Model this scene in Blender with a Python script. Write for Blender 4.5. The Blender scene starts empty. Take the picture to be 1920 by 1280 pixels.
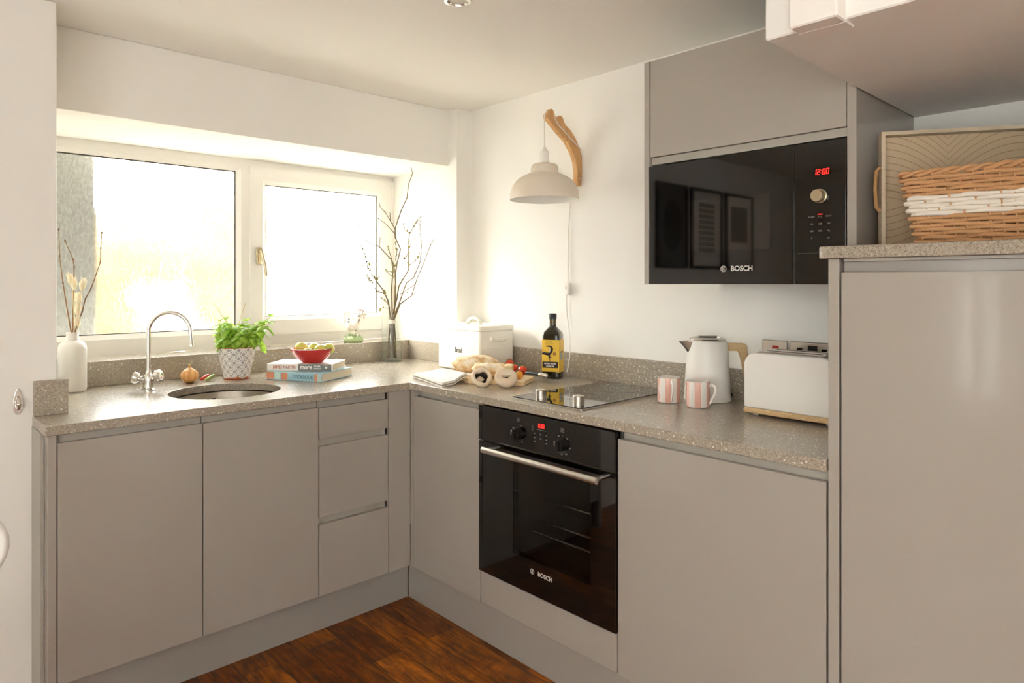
import bpy, bmesh, math, random
from mathutils import Vector, Matrix
random.seed(7)
PI = math.pi
scene = bpy.context.scene
COL = scene.collection

# ------------------------------------------------------------------ camera
F_PX, HOR_V, CAM_H = 1273.0, 529.0, 1.309
YAW = math.atan((2313.7 - 960) / F_PX)
FW = Vector((math.cos(YAW), math.sin(YAW), 0)); RT = Vector((math.sin(YAW), -math.cos(YAW), 0)); UP = Vector((0, 0, 1))
CAM = Vector((0, 0, CAM_H))
cd = bpy.data.cameras.new('camera'); cam = bpy.data.objects.new('camera', cd); COL.objects.link(cam)
cam.location = CAM; cam.rotation_euler = (PI / 2, 0, YAW - PI / 2)
cd.sensor_width = 36; cd.lens = F_PX / 1920 * 36; cd.shift_y = (HOR_V - 640) / 1920; cd.clip_start = .02
scene.camera = cam

def at(u, v, d):
    """the point seen at (u, v) at forward distance d"""
    return CAM + FW * d + RT * ((u - 960) / F_PX * d) + UP * (-(v - HOR_V) / F_PX * d)

# ------------------------------------------------------------------ materials
def lin(c):
    return tuple(((x / 255) / 12.92 if x / 255 <= .04045 else ((x / 255 + .055) / 1.055) ** 2.4) for x in c)
def mat(name, c=(200, 200, 200), rough=.5, metal=0, coat=0, spec=.5, trans=0, ior=1.45, emit=None, estr=0, sheen=0, sss=0):
    m = bpy.data.materials.new(name); m.use_nodes = True
    b = m.node_tree.nodes['Principled BSDF']
    b.inputs['Base Color'].default_value = (*lin(c), 1); b.inputs['Roughness'].default_value = rough
    b.inputs['Metallic'].default_value = metal; b.inputs['Coat Weight'].default_value = coat
    b.inputs['Coat Roughness'].default_value = .03
    b.inputs['Specular IOR Level'].default_value = spec; b.inputs['Transmission Weight'].default_value = trans
    b.inputs['IOR'].default_value = ior; b.inputs['Sheen Weight'].default_value = sheen
    if sss:
        b.inputs['Subsurface Weight'].default_value = sss; b.inputs['Subsurface Scale'].default_value = .01
    if emit:
        b.inputs['Emission Color'].default_value = (*lin(emit), 1); b.inputs['Emission Strength'].default_value = estr
    return m
def N(m, kind, **kw):
    n = m.node_tree.nodes.new(kind)
    for k, v in kw.items():
        if hasattr(n, k): setattr(n, k, v)
    return n
def L(m, a, b): m.node_tree.links.new(a, b)
def BS(m): return m.node_tree.nodes['Principled BSDF']
def coords(m, scale=(1, 1, 1), rot=(0, 0, 0)):
    t = N(m, 'ShaderNodeTexCoord'); mp = N(m, 'ShaderNodeMapping')
    mp.inputs['Scale'].default_value = scale; mp.inputs['Rotation'].default_value = rot
    L(m, t.outputs['Object'], mp.inputs['Vector']); return mp.outputs['Vector']
def ramp(m, fac, stops):
    r = N(m, 'ShaderNodeValToRGB'); e = r.color_ramp.elements
    while len(e) < len(stops): e.new(.5)
    for el, (p, c) in zip(e, stops):
        el.position = p; el.color = (*lin(c), 1)
    L(m, fac, r.inputs['Fac']); return r.outputs['Color']
def noise(m, vec, scale, detail=3, rough=.5, dist=0):
    n = N(m, 'ShaderNodeTexNoise'); n.inputs['Scale'].default_value = scale; n.inputs['Detail'].default_value = detail
    n.inputs['Roughness'].default_value = rough; n.inputs['Distortion'].default_value = dist
    L(m, vec, n.inputs['Vector']); return n.outputs['Fac']
def mixc(m, fac, a, b, mode='MIX'):
    x = N(m, 'ShaderNodeMix', data_type='RGBA'); x.blend_type = mode
    for s, i in ((fac, 0), (a, 6), (b, 7)):
        if isinstance(s, (int, float)): x.inputs[i].default_value = s
        elif isinstance(s, tuple): x.inputs[i].default_value = (*lin(s), 1)
        else: L(m, s, x.inputs[i])
    return x.outputs[2]
def bump(m, h, strength=.2, dist=.002):
    b = N(m, 'ShaderNodeBump'); b.inputs['Strength'].default_value = strength; b.inputs['Distance'].default_value = dist
    L(m, h, b.inputs['Height']); L(m, b.outputs['Normal'], BS(m).inputs['Normal'])

wall = mat('wall_paint', (240, 237, 230), .75); bump(wall, noise(wall, coords(wall), 9, 4), .12, .006)
ceil = mat('ceiling_paint', (242, 239, 233), .8); bump(ceil, noise(ceil, coords(ceil), 6, 3), .1, .006)
gloss = mat('white_gloss_paint', (242, 238, 230), .3)
upvc = mat('white_upvc', (236, 233, 226), .28)
gasket = mat('grey_gasket', (74, 66, 54), .6)
cab = mat('taupe_gloss', (168, 161, 151), .16, coat=.3)
cabm = mat('taupe_satin', (170, 165, 153), .35)
cabin = mat('cabinet_inside', (120, 112, 102), .6)
plin = mat('plinth_taupe', (160, 154, 145), .22, coat=.2)
white = mat('white_enamel', (238, 234, 226), .35)
porc = mat('porcelain', (240, 236, 230), .12, coat=.5)
chrome = mat('chrome', (225, 222, 216), .07, 1)
steel = mat('brushed_steel', (190, 182, 170), .28, 1)
black = mat('black_glass', (8, 7, 7), .04, coat=.6)
blackm = mat('black_plastic', (14, 13, 13), .3)
dark = mat('dark_gap', (22, 19, 17), .7)
red = mat('red_glow', (255, 30, 20), .5, emit=(255, 40, 35), estr=1.6)
mark = mat('grey_print', (200, 196, 188), .5)
markdim = mat('dim_print', (120, 117, 112), .5)
silver = mat('satin_silver', (205, 200, 190), .25, .9)

def quartz():
    m = mat('speckled_quartz', (150, 138, 122), .26, coat=.35, spec=.6)
    v = coords(m)
    def vor(s):
        n = N(m, 'ShaderNodeTexVoronoi'); n.inputs['Scale'].default_value = s; L(m, v, n.inputs['Vector']); return n
    a = vor(230); b = vor(120); c = vor(420)
    def sel(vn, lo, hi, dist):
        sp = N(m, 'ShaderNodeSeparateColor'); L(m, vn.outputs['Color'], sp.inputs['Color'])
        r = N(m, 'ShaderNodeMath', operation='GREATER_THAN'); r.inputs[1].default_value = lo; L(m, sp.outputs['Red'], r.inputs[0])
        d = N(m, 'ShaderNodeMath', operation='LESS_THAN'); d.inputs[1].default_value = dist; L(m, vn.outputs['Distance'], d.inputs[0])
        x = N(m, 'ShaderNodeMath', operation='MULTIPLY'); L(m, r.outputs[0], x.inputs[0]); L(m, d.outputs[0], x.inputs[1]); return x.outputs[0]
    base = ramp(m, noise(m, v, 180, 4, .7), [(.3, (142, 131, 115)), (.7, (186, 175, 158))])
    k = mixc(m, sel(c, .76, 1, .38), base, (104, 92, 78))
    k = mixc(m, sel(a, .84, 1, .36), k, (206, 196, 178))
    k = mixc(m, sel(b, .90, 1, .30), k, (228, 220, 205))
    L(m, k, BS(m).inputs['Base Color'])
    return m
quartz = quartz()

def woodfloor():
    m = mat('oak_floor', (90, 50, 20), .3)
    t = N(m, 'ShaderNodeTexCoord'); mp = N(m, 'ShaderNodeMapping'); mp.inputs['Rotation'].default_value = (0, 0, PI / 2)
    mp.inputs['Location'].default_value = (.17, .05, 0)
    L(m, t.outputs['Object'], mp.inputs['Vector'])
    br = N(m, 'ShaderNodeTexBrick'); br.offset = .37; br.offset_frequency = 2
    for k, x in (('Scale', 1), ('Brick Width', .62), ('Row Height', .118), ('Mortar Size', .0012), ('Bias', 0)): br.inputs[k].default_value = x
    br.inputs['Color1'].default_value = (*lin((232, 142, 34)), 1); br.inputs['Color2'].default_value = (*lin((150, 84, 14)), 1); br.inputs['Mortar'].default_value = (*lin((50, 28, 12)), 1)
    L(m, mp.outputs['Vector'], br.inputs['Vector'])
    v = coords(m, (16, 1.6, 1)); n = noise(m, v, 3, 6, .65, 1.2)
    g = ramp(m, n, [(.3, (84, 66, 46)), (.5, (190, 168, 132)), (.7, (255, 242, 208))])
    k = mixc(m, .95, br.outputs['Color'], g, 'MULTIPLY')
    n2 = noise(m, coords(m, (7, 4, 1)), 1.4, 4, .6, 2.5)
    k = mixc(m, .55, k, ramp(m, n2, [(.35, (90, 70, 60)), (.6, (255, 255, 255))]), 'MULTIPLY')
    L(m, k, BS(m).inputs['Base Color']); bump(m, n, .15, .001)
    return m
floorm = woodfloor()
def wood(name, a, b, scale=(3, 40, 40), rough=.5):
    m = mat(name, a, rough); n = noise(m, coords(m, scale), 2.2, 4, .6, .6)
    L(m, ramp(m, n, [(.3, a), (.7, b)]), BS(m).inputs['Base Color']); return m
pine = wood('pale_pine', (222, 190, 142), (240, 215, 172))
bracketw = wood('warm_oiled_wood', (196, 146, 92), (222, 176, 120), (30, 30, 4))
ashw = wood('pale_ash', (206, 172, 124), (226, 196, 150))

def frost():
    m = bpy.data.materials.new('obscured_glass'); m.use_nodes = True; nt = m.node_tree; nt.nodes.clear()
    out = N(m, 'ShaderNodeOutputMaterial'); tr = N(m, 'ShaderNodeBsdfTransparent'); tl = N(m, 'ShaderNodeBsdfTranslucent'); gl = N(m, 'ShaderNodeBsdfGlossy')
    gl.inputs['Roughness'].default_value = .12; tr.inputs['Color'].default_value = (.80, .81, .79, 1)
    v = coords(m, (1, 1, .45)); n = noise(m, v, 120, 3, .6, .8)
    c = ramp(m, n, [(.38, (178, 178, 172)), (.62, (255, 255, 255))]); L(m, c, tl.inputs['Color']); L(m, ramp(m, n, [(.38, (206, 206, 200)), (.62, (246, 246, 243))]), tr.inputs['Color'])
    b = N(m, 'ShaderNodeBump'); b.inputs['Strength'].default_value = .5; b.inputs['Distance'].default_value = .003; L(m, n, b.inputs['Height']); L(m, b.outputs['Normal'], gl.inputs['Normal'])
    rf = N(m, 'ShaderNodeBsdfRefraction'); rf.inputs['IOR'].default_value = 1.2; rf.inputs['Roughness'].default_value = .22; L(m, b.outputs['Normal'], rf.inputs['Normal'])
    m1 = N(m, 'ShaderNodeMixShader'); m1.inputs[0].default_value = .05; L(m, tr.outputs[0], m1.inputs[1]); L(m, tl.outputs[0], m1.inputs[2])
    m3 = N(m, 'ShaderNodeMixShader'); m3.inputs[0].default_value = .55; L(m, m1.outputs[0], m3.inputs[1]); L(m, rf.outputs[0], m3.inputs[2])
    m2 = N(m, 'ShaderNodeMixShader'); m2.inputs[0].default_value = .05; L(m, m3.outputs[0], m2.inputs[1]); L(m, gl.outputs[0], m2.inputs[2])
    L(m, m2.outputs[0], out.inputs['Surface']); return m
frost = frost()
def clear(name, tint=(.93, .95, .94), g=.1):
    m = bpy.data.materials.new(name); m.use_nodes = True; m.node_tree.nodes.clear()
    out = N(m, 'ShaderNodeOutputMaterial'); tr = N(m, 'ShaderNodeBsdfTransparent'); gl = N(m, 'ShaderNodeBsdfGlossy'); fw = N(m, 'ShaderNodeLayerWeight'); pw = N(m, 'ShaderNodeMath', operation='POWER'); pw.inputs[1].default_value = 3.5; L(m, fw.outputs['Facing'], pw.inputs[0]); fr = N(m, 'ShaderNodeMath', operation='MULTIPLY_ADD'); fr.inputs[1].default_value = .55; fr.inputs[2].default_value = .03; L(m, pw.outputs[0], fr.inputs[0])
    gl.inputs['Roughness'].default_value = .02; tr.inputs['Color'].default_value = (*tint, 1)
    mx = N(m, 'ShaderNodeMixShader'); L(m, fr.outputs[0], mx.inputs[0]); L(m, tr.outputs[0], mx.inputs[1]); L(m, gl.outputs[0], mx.inputs[2]); L(m, mx.outputs[0], out.inputs['Surface']); return m
clearglass = clear('clear_glass', (.97, .985, .98)); smoke = clear('smoked_glass', (.58, .56, .53))
water = clear('water', (.98, .99, .99))

# ------------------------------------------------------------------ mesh builder
def spro(prof, k=4):
    """smooth a lathe profile"""
    out = []; n = len(prof)
    for i in range(n - 1):
        p0, p1, p2, p3 = prof[max(0, i - 1)], prof[i], prof[i + 1], prof[min(n - 1, i + 2)]
        for j in range(k):
            t = j / k; out.append(tuple(max(0, .5 * (2 * p1[c] + (p2[c] - p0[c]) * t + (2 * p0[c] - 5 * p1[c] + 4 * p2[c] - p3[c]) * t * t + (3 * p1[c] - p0[c] - 3 * p2[c] + p3[c]) * t ** 3)) for c in (0, 1)))
    return out + [prof[-1]]
class M:
    def __init__(s): s.bm = bmesh.new(); s.mi = 0; s.wn = False
    def add(s, verts, faces, T=None, smooth=True):
        vs = [s.bm.verts.new((T @ Vector(v)) if T else v) for v in verts]; out = []
        for f in faces:
            try: fc = s.bm.faces.new([vs[i] for i in f]); fc.material_index = s.mi; fc.smooth = smooth; out.append(fc)
            except ValueError: pass
        return vs, out
    def merge(s, b2, T=None):
        b2.verts.index_update()
        s.add([v.co.copy() for v in b2.verts], [[v.index for v in f.verts] for f in b2.faces], T); b2.free(); return s
    def box(s, x0, x1, y0, y1, z0, z1, r=0, seg=2, T=None):
        b = bmesh.new(); bmesh.ops.create_cube(b, size=1)
        for v in b.verts: v.co = Vector(((x0 + x1) / 2 + v.co.x * abs(x1 - x0), (y0 + y1) / 2 + v.co.y * abs(y1 - y0), (z0 + z1) / 2 + v.co.z * abs(z1 - z0)))
        if r: s.wn = True; bmesh.ops.bevel(b, geom=b.edges[:], offset=r, segments=seg, profile=.5, affect='EDGES')
        return s.merge(b, T)
    def lathe(s, prof, c=(0, 0, 0), n=32, T=None, a0=0):
        vs, fs = [], []
        for r, z in prof:
            for i in range(n):
                a = a0 + 2 * PI * i / n; vs.append((c[0] + r * math.cos(a), c[1] + r * math.sin(a), c[2] + z))
        for j in range(len(prof) - 1):
            for i in range(n):
                k = (i + 1) % n; fs.append((j * n + i, j * n + k, (j + 1) * n + k, (j + 1) * n + i))
        ringp = prof[0] == prof[-1]
        if prof[0][0] > 1e-6 and not ringp: fs.append(tuple(reversed(range(n))))
        if prof[-1][0] > 1e-6 and not ringp: fs.append(tuple(range((len(prof) - 1) * n, len(prof) * n)))
        s.add(vs, fs, T); return s
    def tube(s, pts, r=.005, n=10, T=None, flat=1.0, closed=False):
        pts = [Vector(p) for p in pts]; m = len(pts); rs = r if isinstance(r, (list, tuple)) else [r] * m
        vs, fs = [], []; up = Vector((0, 0, 1)); prev = None
        for i, p in enumerate(pts):
            if closed: t = pts[(i + 1) % m] - pts[i - 1]
            else: t = pts[min(i + 1, m - 1)] - pts[max(i - 1, 0)]
            t.normalize()
            if prev is None:
                a = up if abs(t.dot(up)) < .9 else Vector((1, 0, 0)); x = t.cross(a).normalized()
            else: x = (prev - t * prev.dot(t)).normalized()
            prev = x; y = t.cross(x)
            for k in range(n):
                a = 2 * PI * k / n; vs.append(p + x * math.cos(a) * rs[i] + y * math.sin(a) * rs[i] * flat)
        for i in range(m if closed else m - 1):
            j = (i + 1) % m
            for k in range(n): l = (k + 1) % n; fs.append((i * n + k, i * n + l, j * n + l, j * n + k))
        if not closed: fs.append(tuple(reversed(range(n)))); fs.append(tuple(range((m - 1) * n, m * n)))
        s.add(vs, fs, T); return s
    def ell(s, c, r, n=20, T=None, f=None):
        b = bmesh.new(); bmesh.ops.create_uvsphere(b, u_segments=n, v_segments=max(6, n // 2 + 2), radius=1)
        for v in b.verts:
            k = f(v.co) if f else 1
            v.co = Vector((c[0] + v.co.x * r[0] * k, c[1] + v.co.y * r[1] * k, c[2] + v.co.z * r[2] * k))
        return s.merge(b, T)
    def prism(s, poly, a, b, axis='z', r=0, seg=2, T=None):
        """poly: 2d outline; axis z: (x,y), axis y: (x,z), axis x: (y,z)"""
        q = bmesh.new(); mp = {'z': lambda p, t: (p[0], p[1], t), 'y': lambda p, t: (p[0], t, p[1]), 'x': lambda p, t: (t, p[0], p[1])}[axis]
        lo = [q.verts.new(mp(p, a)) for p in poly]; hi = [q.verts.new(mp(p, b)) for p in poly]; n = len(poly)
        q.faces.new(lo); q.faces.new(hi)
        for i in range(n): q.faces.new((lo[i], lo[(i + 1) % n], hi[(i + 1) % n], hi[i]))
        bmesh.ops.recalc_face_normals(q, faces=q.faces[:])
        if r: s.wn = True; bmesh.ops.bevel(q, geom=[e for e in q.edges], offset=r, segments=seg, profile=.5, affect='EDGES')
        return s.merge(q, T)
    def plate(s, outer, holes, z0, z1, axis='z', T=None):
        """flat slab with holes"""
        q = bmesh.new(); edges = []; mp = {'z': lambda p, t: (p[0], p[1], t), 'y': lambda p, t: (p[0], t, p[1]), 'x': lambda p, t: (t, p[0], p[1])}[axis]
        for loop in [outer] + holes:
            vs = [q.verts.new(mp(p, z1)) for p in loop]
            for i in range(len(vs)): edges.append(q.edges.new((vs[i], vs[(i + 1) % len(vs)])))
        r = bmesh.ops.triangle_fill(q, use_beauty=True, use_dissolve=False, edges=edges)
        fs = [f for f in q.faces]
        e = bmesh.ops.extrude_face_region(q, geom=fs)
        d = Vector(mp((0, 0), z0)) - Vector(mp((0, 0), z1))
        bmesh.ops.translate(q, verts=[g for g in e['geom'] if isinstance(g, bmesh.types.BMVert)], vec=d)
        bmesh.ops.recalc_face_normals(q, faces=q.faces[:])
        return s.merge(q, T)
    def build(s, name, m, parent=None, world=False, sharp=35, wn=False):
        bm = s.bm
        bmesh.ops.remove_doubles(bm, verts=bm.verts[:], dist=1e-6)
        bmesh.ops.recalc_face_normals(bm, faces=bm.faces[:])
        for e in bm.edges:
            e.smooth = len(e.link_faces) == 2 and e.calc_face_angle(3.2) < math.radians(sharp)
        me = bpy.data.meshes.new(name); bm.to_mesh(me); bm.free()
        for mm in (m if isinstance(m, (list, tuple)) else [m]): me.materials.append(mm)
        o = bpy.data.objects.new(name, me); COL.objects.link(o)
        if s.wn: w_ = o.modifiers.new('weighted_normals', 'WEIGHTED_NORMAL'); w_.keep_sharp = True; w_.weight = 100
        if parent:
            o.parent = parent
            if world:
                root = parent
                while root.parent: root = root.parent
                me.transform(Matrix.Translation(-root.location))
        return o

def thing(name, label, cat, loc=(0, 0, 0), rz=0, group=None):
    o = bpy.data.objects.new(name, None); COL.objects.link(o); o.location = loc; o.rotation_euler = (0, 0, rz)
    o.empty_display_size = .05; return tag(o, label, cat, group)
def tag(o, label, cat, group=None, kind=None):
    if label: o['label'] = label
    if cat: o['category'] = cat
    if group: o['group'] = group
    if kind: o['kind'] = kind
    return o
def struct(o): o['kind'] = 'structure'; return o

def text_mesh(b, body, size, origin, right, up, m_extr=.0004, align='CENTER', bold=0, sx=1.0, spacing=1.0):
    cu = bpy.data.curves.new('t', 'FONT'); cu.body = body; cu.size = size; cu.extrude = m_extr; cu.align_x = align; cu.align_y = 'CENTER'; cu.offset = bold
    cu.space_character = spacing; cu.resolution_u = 3
    o = bpy.data.objects.new('t', cu); COL.objects.link(o)
    dg = bpy.context.evaluated_depsgraph_get(); dg.update()
    me = bpy.data.meshes.new_from_object(o.evaluated_get(dg))
    r = Vector(right).normalized(); u = Vector(up).normalized(); n = r.cross(u)
    T = Matrix(((r.x * sx, u.x, n.x, origin[0]), (r.y * sx, u.y, n.y, origin[1]), (r.z * sx, u.z, n.z, origin[2]), (0, 0, 0, 1)))
    b.add([v.co.copy() for v in me.vertices], [list(p.vertices) for p in me.polygons], T, smooth=False)
    bpy.data.objects.remove(o); bpy.data.curves.remove(cu); bpy.data.meshes.remove(me); return b
SEG = {'0': 'abcdef', '1': 'bc', '2': 'abged', '3': 'abgcd', '4': 'fgbc', '5': 'afgcd', '6': 'afgedc', '7': 'abc', '8': 'abcdefg', '9': 'abfgcd'}
def digits(b, s, h, origin, right, up, slant=.12):
    w = h * .5; t = h * .115; r = Vector(right); u = Vector(up); n = r.cross(u); x = 0; o = Vector(origin)
    def q(x0, y0, x1, y1):
        P = [o + r * (px_ + py_ * slant) + u * py_ + n * k for k in (0, .0008) for px_, py_ in ((x0, y0), (x1, y0), (x1, y1), (x0, y1))]
        b.add(P, [(0, 3, 2, 1), (4, 5, 6, 7), (0, 1, 5, 4), (1, 2, 6, 5), (2, 3, 7, 6), (3, 0, 4, 7)], smooth=False)
    for ch in s:
        if ch in ':.':
            for yy in ((.3, .7) if ch == ':' else (.04,)): q(x, h * yy - t / 2, x + t, h * yy + t / 2)
            x += t * 2.2; continue
        g = t * .25
        S = {'a': (g, h - t, w - g, h), 'd': (g, 0, w - g, t), 'g': (g, h / 2 - t / 2, w - g, h / 2 + t / 2), 'f': (0, h / 2 + g, t, h - g), 'b': (w - t, h / 2 + g, w, h - g), 'e': (0, g, t, h / 2 - g), 'c': (w - t, g, w, h / 2 - g)}
        for k in SEG[ch]: q(x + S[k][0], S[k][1], x + S[k][2], S[k][3])
        x += w + t * 1.3
    return b
MX, PY, PX, MYV, PZ = Vector((-1, 0, 0)), Vector((0, 1, 0)), Vector((1, 0, 0)), Vector((0, -1, 0)), Vector((0, 0, 1))
def circ(cx, cy, r, n=48): return [(cx + r * math.cos(2 * PI * i / n), cy + r * math.sin(2 * PI * i / n)) for i in range(n)]
def rrect(x0, x1, y0, y1, r, n=5):
    o = []
    for cx, cy, a in ((x1 - r, y1 - r, 0), (x0 + r, y1 - r, PI / 2), (x0 + r, y0 + r, PI), (x1 - r, y0 + r, 3 * PI / 2)):
        o += [(cx + r * math.cos(a + PI / 2 * i / n), cy + r * math.sin(a + PI / 2 * i / n)) for i in range(n + 1)]
    return o

# ================================================================== THE ROOM
CZ = 2.18                       # ceiling
XW, XL, YB = 2.22, -2.0, -2.6   # right wall, left wall, wall behind
XF, YF = 1.602, 2.311           # faces of the right and the left run of doors
ZT, ZU = .901, .872             # worktop top and underside
struct(M().box(XL - .1, XW + .1, YB - .1, 3.5, -.06, 0).build('floor', floorm))
struct(M().box(XL - .1, XW + .1, YB - .1, 3.5, CZ, CZ + .08).build('ceiling', ceil))
struct(M().box(XW, XW + .1, YB, 3.5, 0, CZ).build('wall_right', wall))
# window wall with the deep reveal: below the sill, over the head, the pillar at its right
o = struct(M().box(.416, 2.22, 3.06, 3.4, 0, .9005).build('wall_back', wall))
struct(M().box(.41, 2.13, 2.73, 3.40, 1.897, CZ, .004).build('trim_1', wall))
struct(M().box(2.122, 2.24, 2.66, 3.4, 0, CZ, .004).build('trim_2', wall))
# thick wall end at the left of the sink
struct(M().box(XL - .1, .416, 2.51, 3.4, 0, CZ, .006).build('wall_left', wall))
# wall behind and left wall: two windows added for fill light, one glazed door
def wall_hole(name, axis, p0, p1, a0, a1, h):
    b = M()
    for c0, c1, z0, z1 in ((a0, h[0], 0, CZ), (h[1], a1, 0, CZ), (h[0], h[1], 0, h[2]), (h[0], h[1], h[3], CZ)):
        if axis == 'y': b.box(c0, c1, p0, p1, z0, z1)
        else: b.box(p0, p1, c0, c1, z0, z1)
    return struct(b.build(name, wall))
W2, W3, W4 = (-1.6, -.2, .5, 2.0), (.98, 1.32, .5, 1.42), (-2.4, .6, .1, 2.08)
wall_hole('wall_front', 'y', YB - .1, YB, XL, XW, W2)
wall_hole('wall_far_left', 'x', XL - .1, XL, .7, 2.51, W3)
wall_hole('wall_far_left', 'x', XL - .1, XL, YB, .7, W4)
def diffuser_cloth():
    m = bpy.data.materials.new('sheer_diffuser'); m.use_nodes = True; m.node_tree.nodes.clear()
    out = N(m, 'ShaderNodeOutputMaterial'); tl = N(m, 'ShaderNodeBsdfTranslucent'); df = N(m, 'ShaderNodeBsdfDiffuse'); mx = N(m, 'ShaderNodeMixShader')
    tl.inputs['Color'].default_value = (.62, .62, .61, 1); df.inputs['Color'].default_value = (.9, .88, .85, 1); mx.inputs[0].default_value = .3
    L(m, tl.outputs[0], mx.inputs[1]); L(m, df.outputs[0], mx.inputs[2]); L(m, mx.outputs[0], out.inputs['Surface']); return m
diffuserm = diffuser_cloth()
def simple_window(name, axis, p, h):
    a0, a1, z0, z1 = h; t = bpy.data.objects.new(name, None); COL.objects.link(t); t['kind'] = 'structure'
    b = M(); w = .05; am = (a0 + a1) / 2
    for c0, c1, e0, e1 in ((a0, a1, z0, z0 + w), (a0, a1, z1 - w, z1), (a0, a0 + w, z0 + w, z1 - w), (a1 - w, a1, z0 + w, z1 - w), (am - w / 2, am + w / 2, z0 + w, z1 - w)):
        if axis == 'y': b.box(c0, c1, p, p + .05, e0, e1)
        else: b.box(p, p + .05, c0, c1, e0, e1)
    b.build('window_frame', upvc, t)
    b = M()
    if axis == 'y': b.box(a0 + w, a1 - w, p + .02, p + .022, z0 + w, z1 - w)
    else: b.box(p + .02, p + .022, a0 + w, a1 - w, z0 + w, z1 - w)
    b.build('diffuser_sheet', diffuserm, t)  # translucent sheet added to dim and diffuse the incoming light
simple_window('fill_window_2', 'y', YB - .08, W2)  # unseen window, added to supply fill light from behind
simple_window('window_3', 'x', XL - .08, W3)
simple_window('fill_window_4', 'x', XL - .08, W4)  # large unseen window put in for side fill light

# ---- the kitchen window
win = bpy.data.objects.new('window_1', None); COL.objects.link(win); win.location = (1.27, 3.24, 1.0); win['kind'] = 'structure'
YW = 3.24
def frame_ring(b, x0, x1, z0, z1, ix0, ix1, iz0, iz1, y0, y1):
    b.plate([(x0, z0), (x1, z0), (x1, z1), (x0, z1)], [[(ix0, iz0), (ix1, iz0), (ix1, iz1), (ix0, iz1)]], y0, y1, 'y')
b = M()   # outer frame with two openings
b.plate([(.40, .999), (2.135, .999), (2.135, 1.898), (.40, 1.898)], [[(.47, 1.068), (1.276, 1.068), (1.276, 1.858), (.47, 1.858)], [(1.335, 1.068), (2.095, 1.068), (2.095, 1.858), (1.335, 1.858)]], YW, YW + .07, 'y')
b.build('window_frame', upvc, win, True)
def bead(x0, x1, z0, z1, w, y0, y1):
    """bevelled glazing bead sloping down to the glass"""
    O = [(x0, z0), (x1, z0), (x1, z1), (x0, z1)]; I = [(x0 + w, z0 + w), (x1 - w, z0 + w), (x1 - w, z1 - w), (x0 + w, z1 - w)]
    vs = [(p[0], y0, p[1]) for p in O] + [(p[0], y1, p[1]) for p in I] + [(p[0], y1 + .012, p[1]) for p in O] + [(p[0], y1 + .012, p[1]) for p in I]
    fs = []
    for i in range(4):
        j = (i + 1) % 4; fs += [(i, j, 4 + j, 4 + i), (4 + i, 4 + j, 12 + j, 12 + i), (i, 8 + i, 8 + j, j), (8 + i, 12 + i, 12 + j, 8 + j)]
    return M().add(vs, fs, smooth=False)
def mk_bead(*a):
    b = M(); x0, x1, z0, z1, w, y0, y1 = a
    O = [(x0, z0), (x1, z0), (x1, z1), (x0, z1)]; I = [(x0 + w, z0 + w), (x1 - w, z0 + w), (x1 - w, z1 - w), (x0 + w, z1 - w)]
    vs = [(p[0], y0, p[1]) for p in O] + [(p[0], y1, p[1]) for p in I] + [(p[0], y1 + .012, p[1]) for p in O] + [(p[0], y1 + .012, p[1]) for p in I]
    fs = []
    for i in range(4):
        j = (i + 1) % 4; fs += [(i, j, 4 + j, 4 + i), (4 + i, 4 + j, 12 + j, 12 + i), (i, 8 + i, 8 + j, j), (8 + i, 12 + i, 12 + j, 8 + j)]
    b.add(vs, fs, smooth=False); return b
mk_bead(.47, 1.276, 1.068, 1.858, .02, YW + .002, YW + .016).build('glazing_bead', upvc, win, True)
b = M(); frame_ring(b, .488, 1.258, 1.086, 1.840, .4945, 1.2515, 1.0915, 1.8335, YW + .018, YW + .027); b.build('gasket', gasket, win, True)
M().box(.48, 1.266, YW + .024, YW + .03, 1.08, 1.848).build('pane', frost, win, True)
sash = M(); sash.plate(rrect(1.314, 2.122, 1.052, 1.87, .004, 2), [[(1.372, 1.122), (2.04, 1.122), (2.04, 1.803), (1.372, 1.803)]], YW - .018, YW + .045, 'y')
so = sash.build('opening_sash', upvc, win, True)
mk_bead(1.372, 2.04, 1.122, 1.803, .019, YW - .016, YW - .002).build('glazing_bead', upvc, so, True)
b = M(); frame_ring(b, 1.389, 2.023, 1.139, 1.786, 1.3935, 2.0175, 1.1435, 1.7805, YW - .001, YW + .008); b.build('gasket', gasket, so, True)
M().box(1.384, 2.03, YW + .004, YW + .010, 1.132, 1.795).build('pane', frost, so, True)
hm = mat('champagne_metal', (196, 182, 150), .3, .7)
b = M(); b.box(1.338, 1.366, YW - .030, YW - .018, 1.395, 1.478, .006, 3); b.build('handle_plate', hm, so, True)
b = M(); b.lathe([(0, 0), (.011, 0), (.011, .022), (0, .022)], n=20, T=Matrix.Translation((1.352, YW - .028, 1.46)) @ Matrix.Rotation(PI / 2, 4, 'X'))
b.tube([(1.352, YW - .05, 1.462), (1.357, YW - .055, 1.43), (1.366, YW - .06, 1.395), (1.374, YW - .06, 1.34)], [.010, .009, .0075, .007], 12); b.build('handle', hm, so, True)
b = M()
for zz in (1.845, 1.775): b.tube([(2.108, YW - .022, zz), (2.108, YW - .022, zz - .012)], .0025, 8)
b.box(2.104, 2.112, YW - .021, YW - .017, 1.765, 1.85, .001, 1); b.build('stay_hinge', upvc, so, True)

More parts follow.
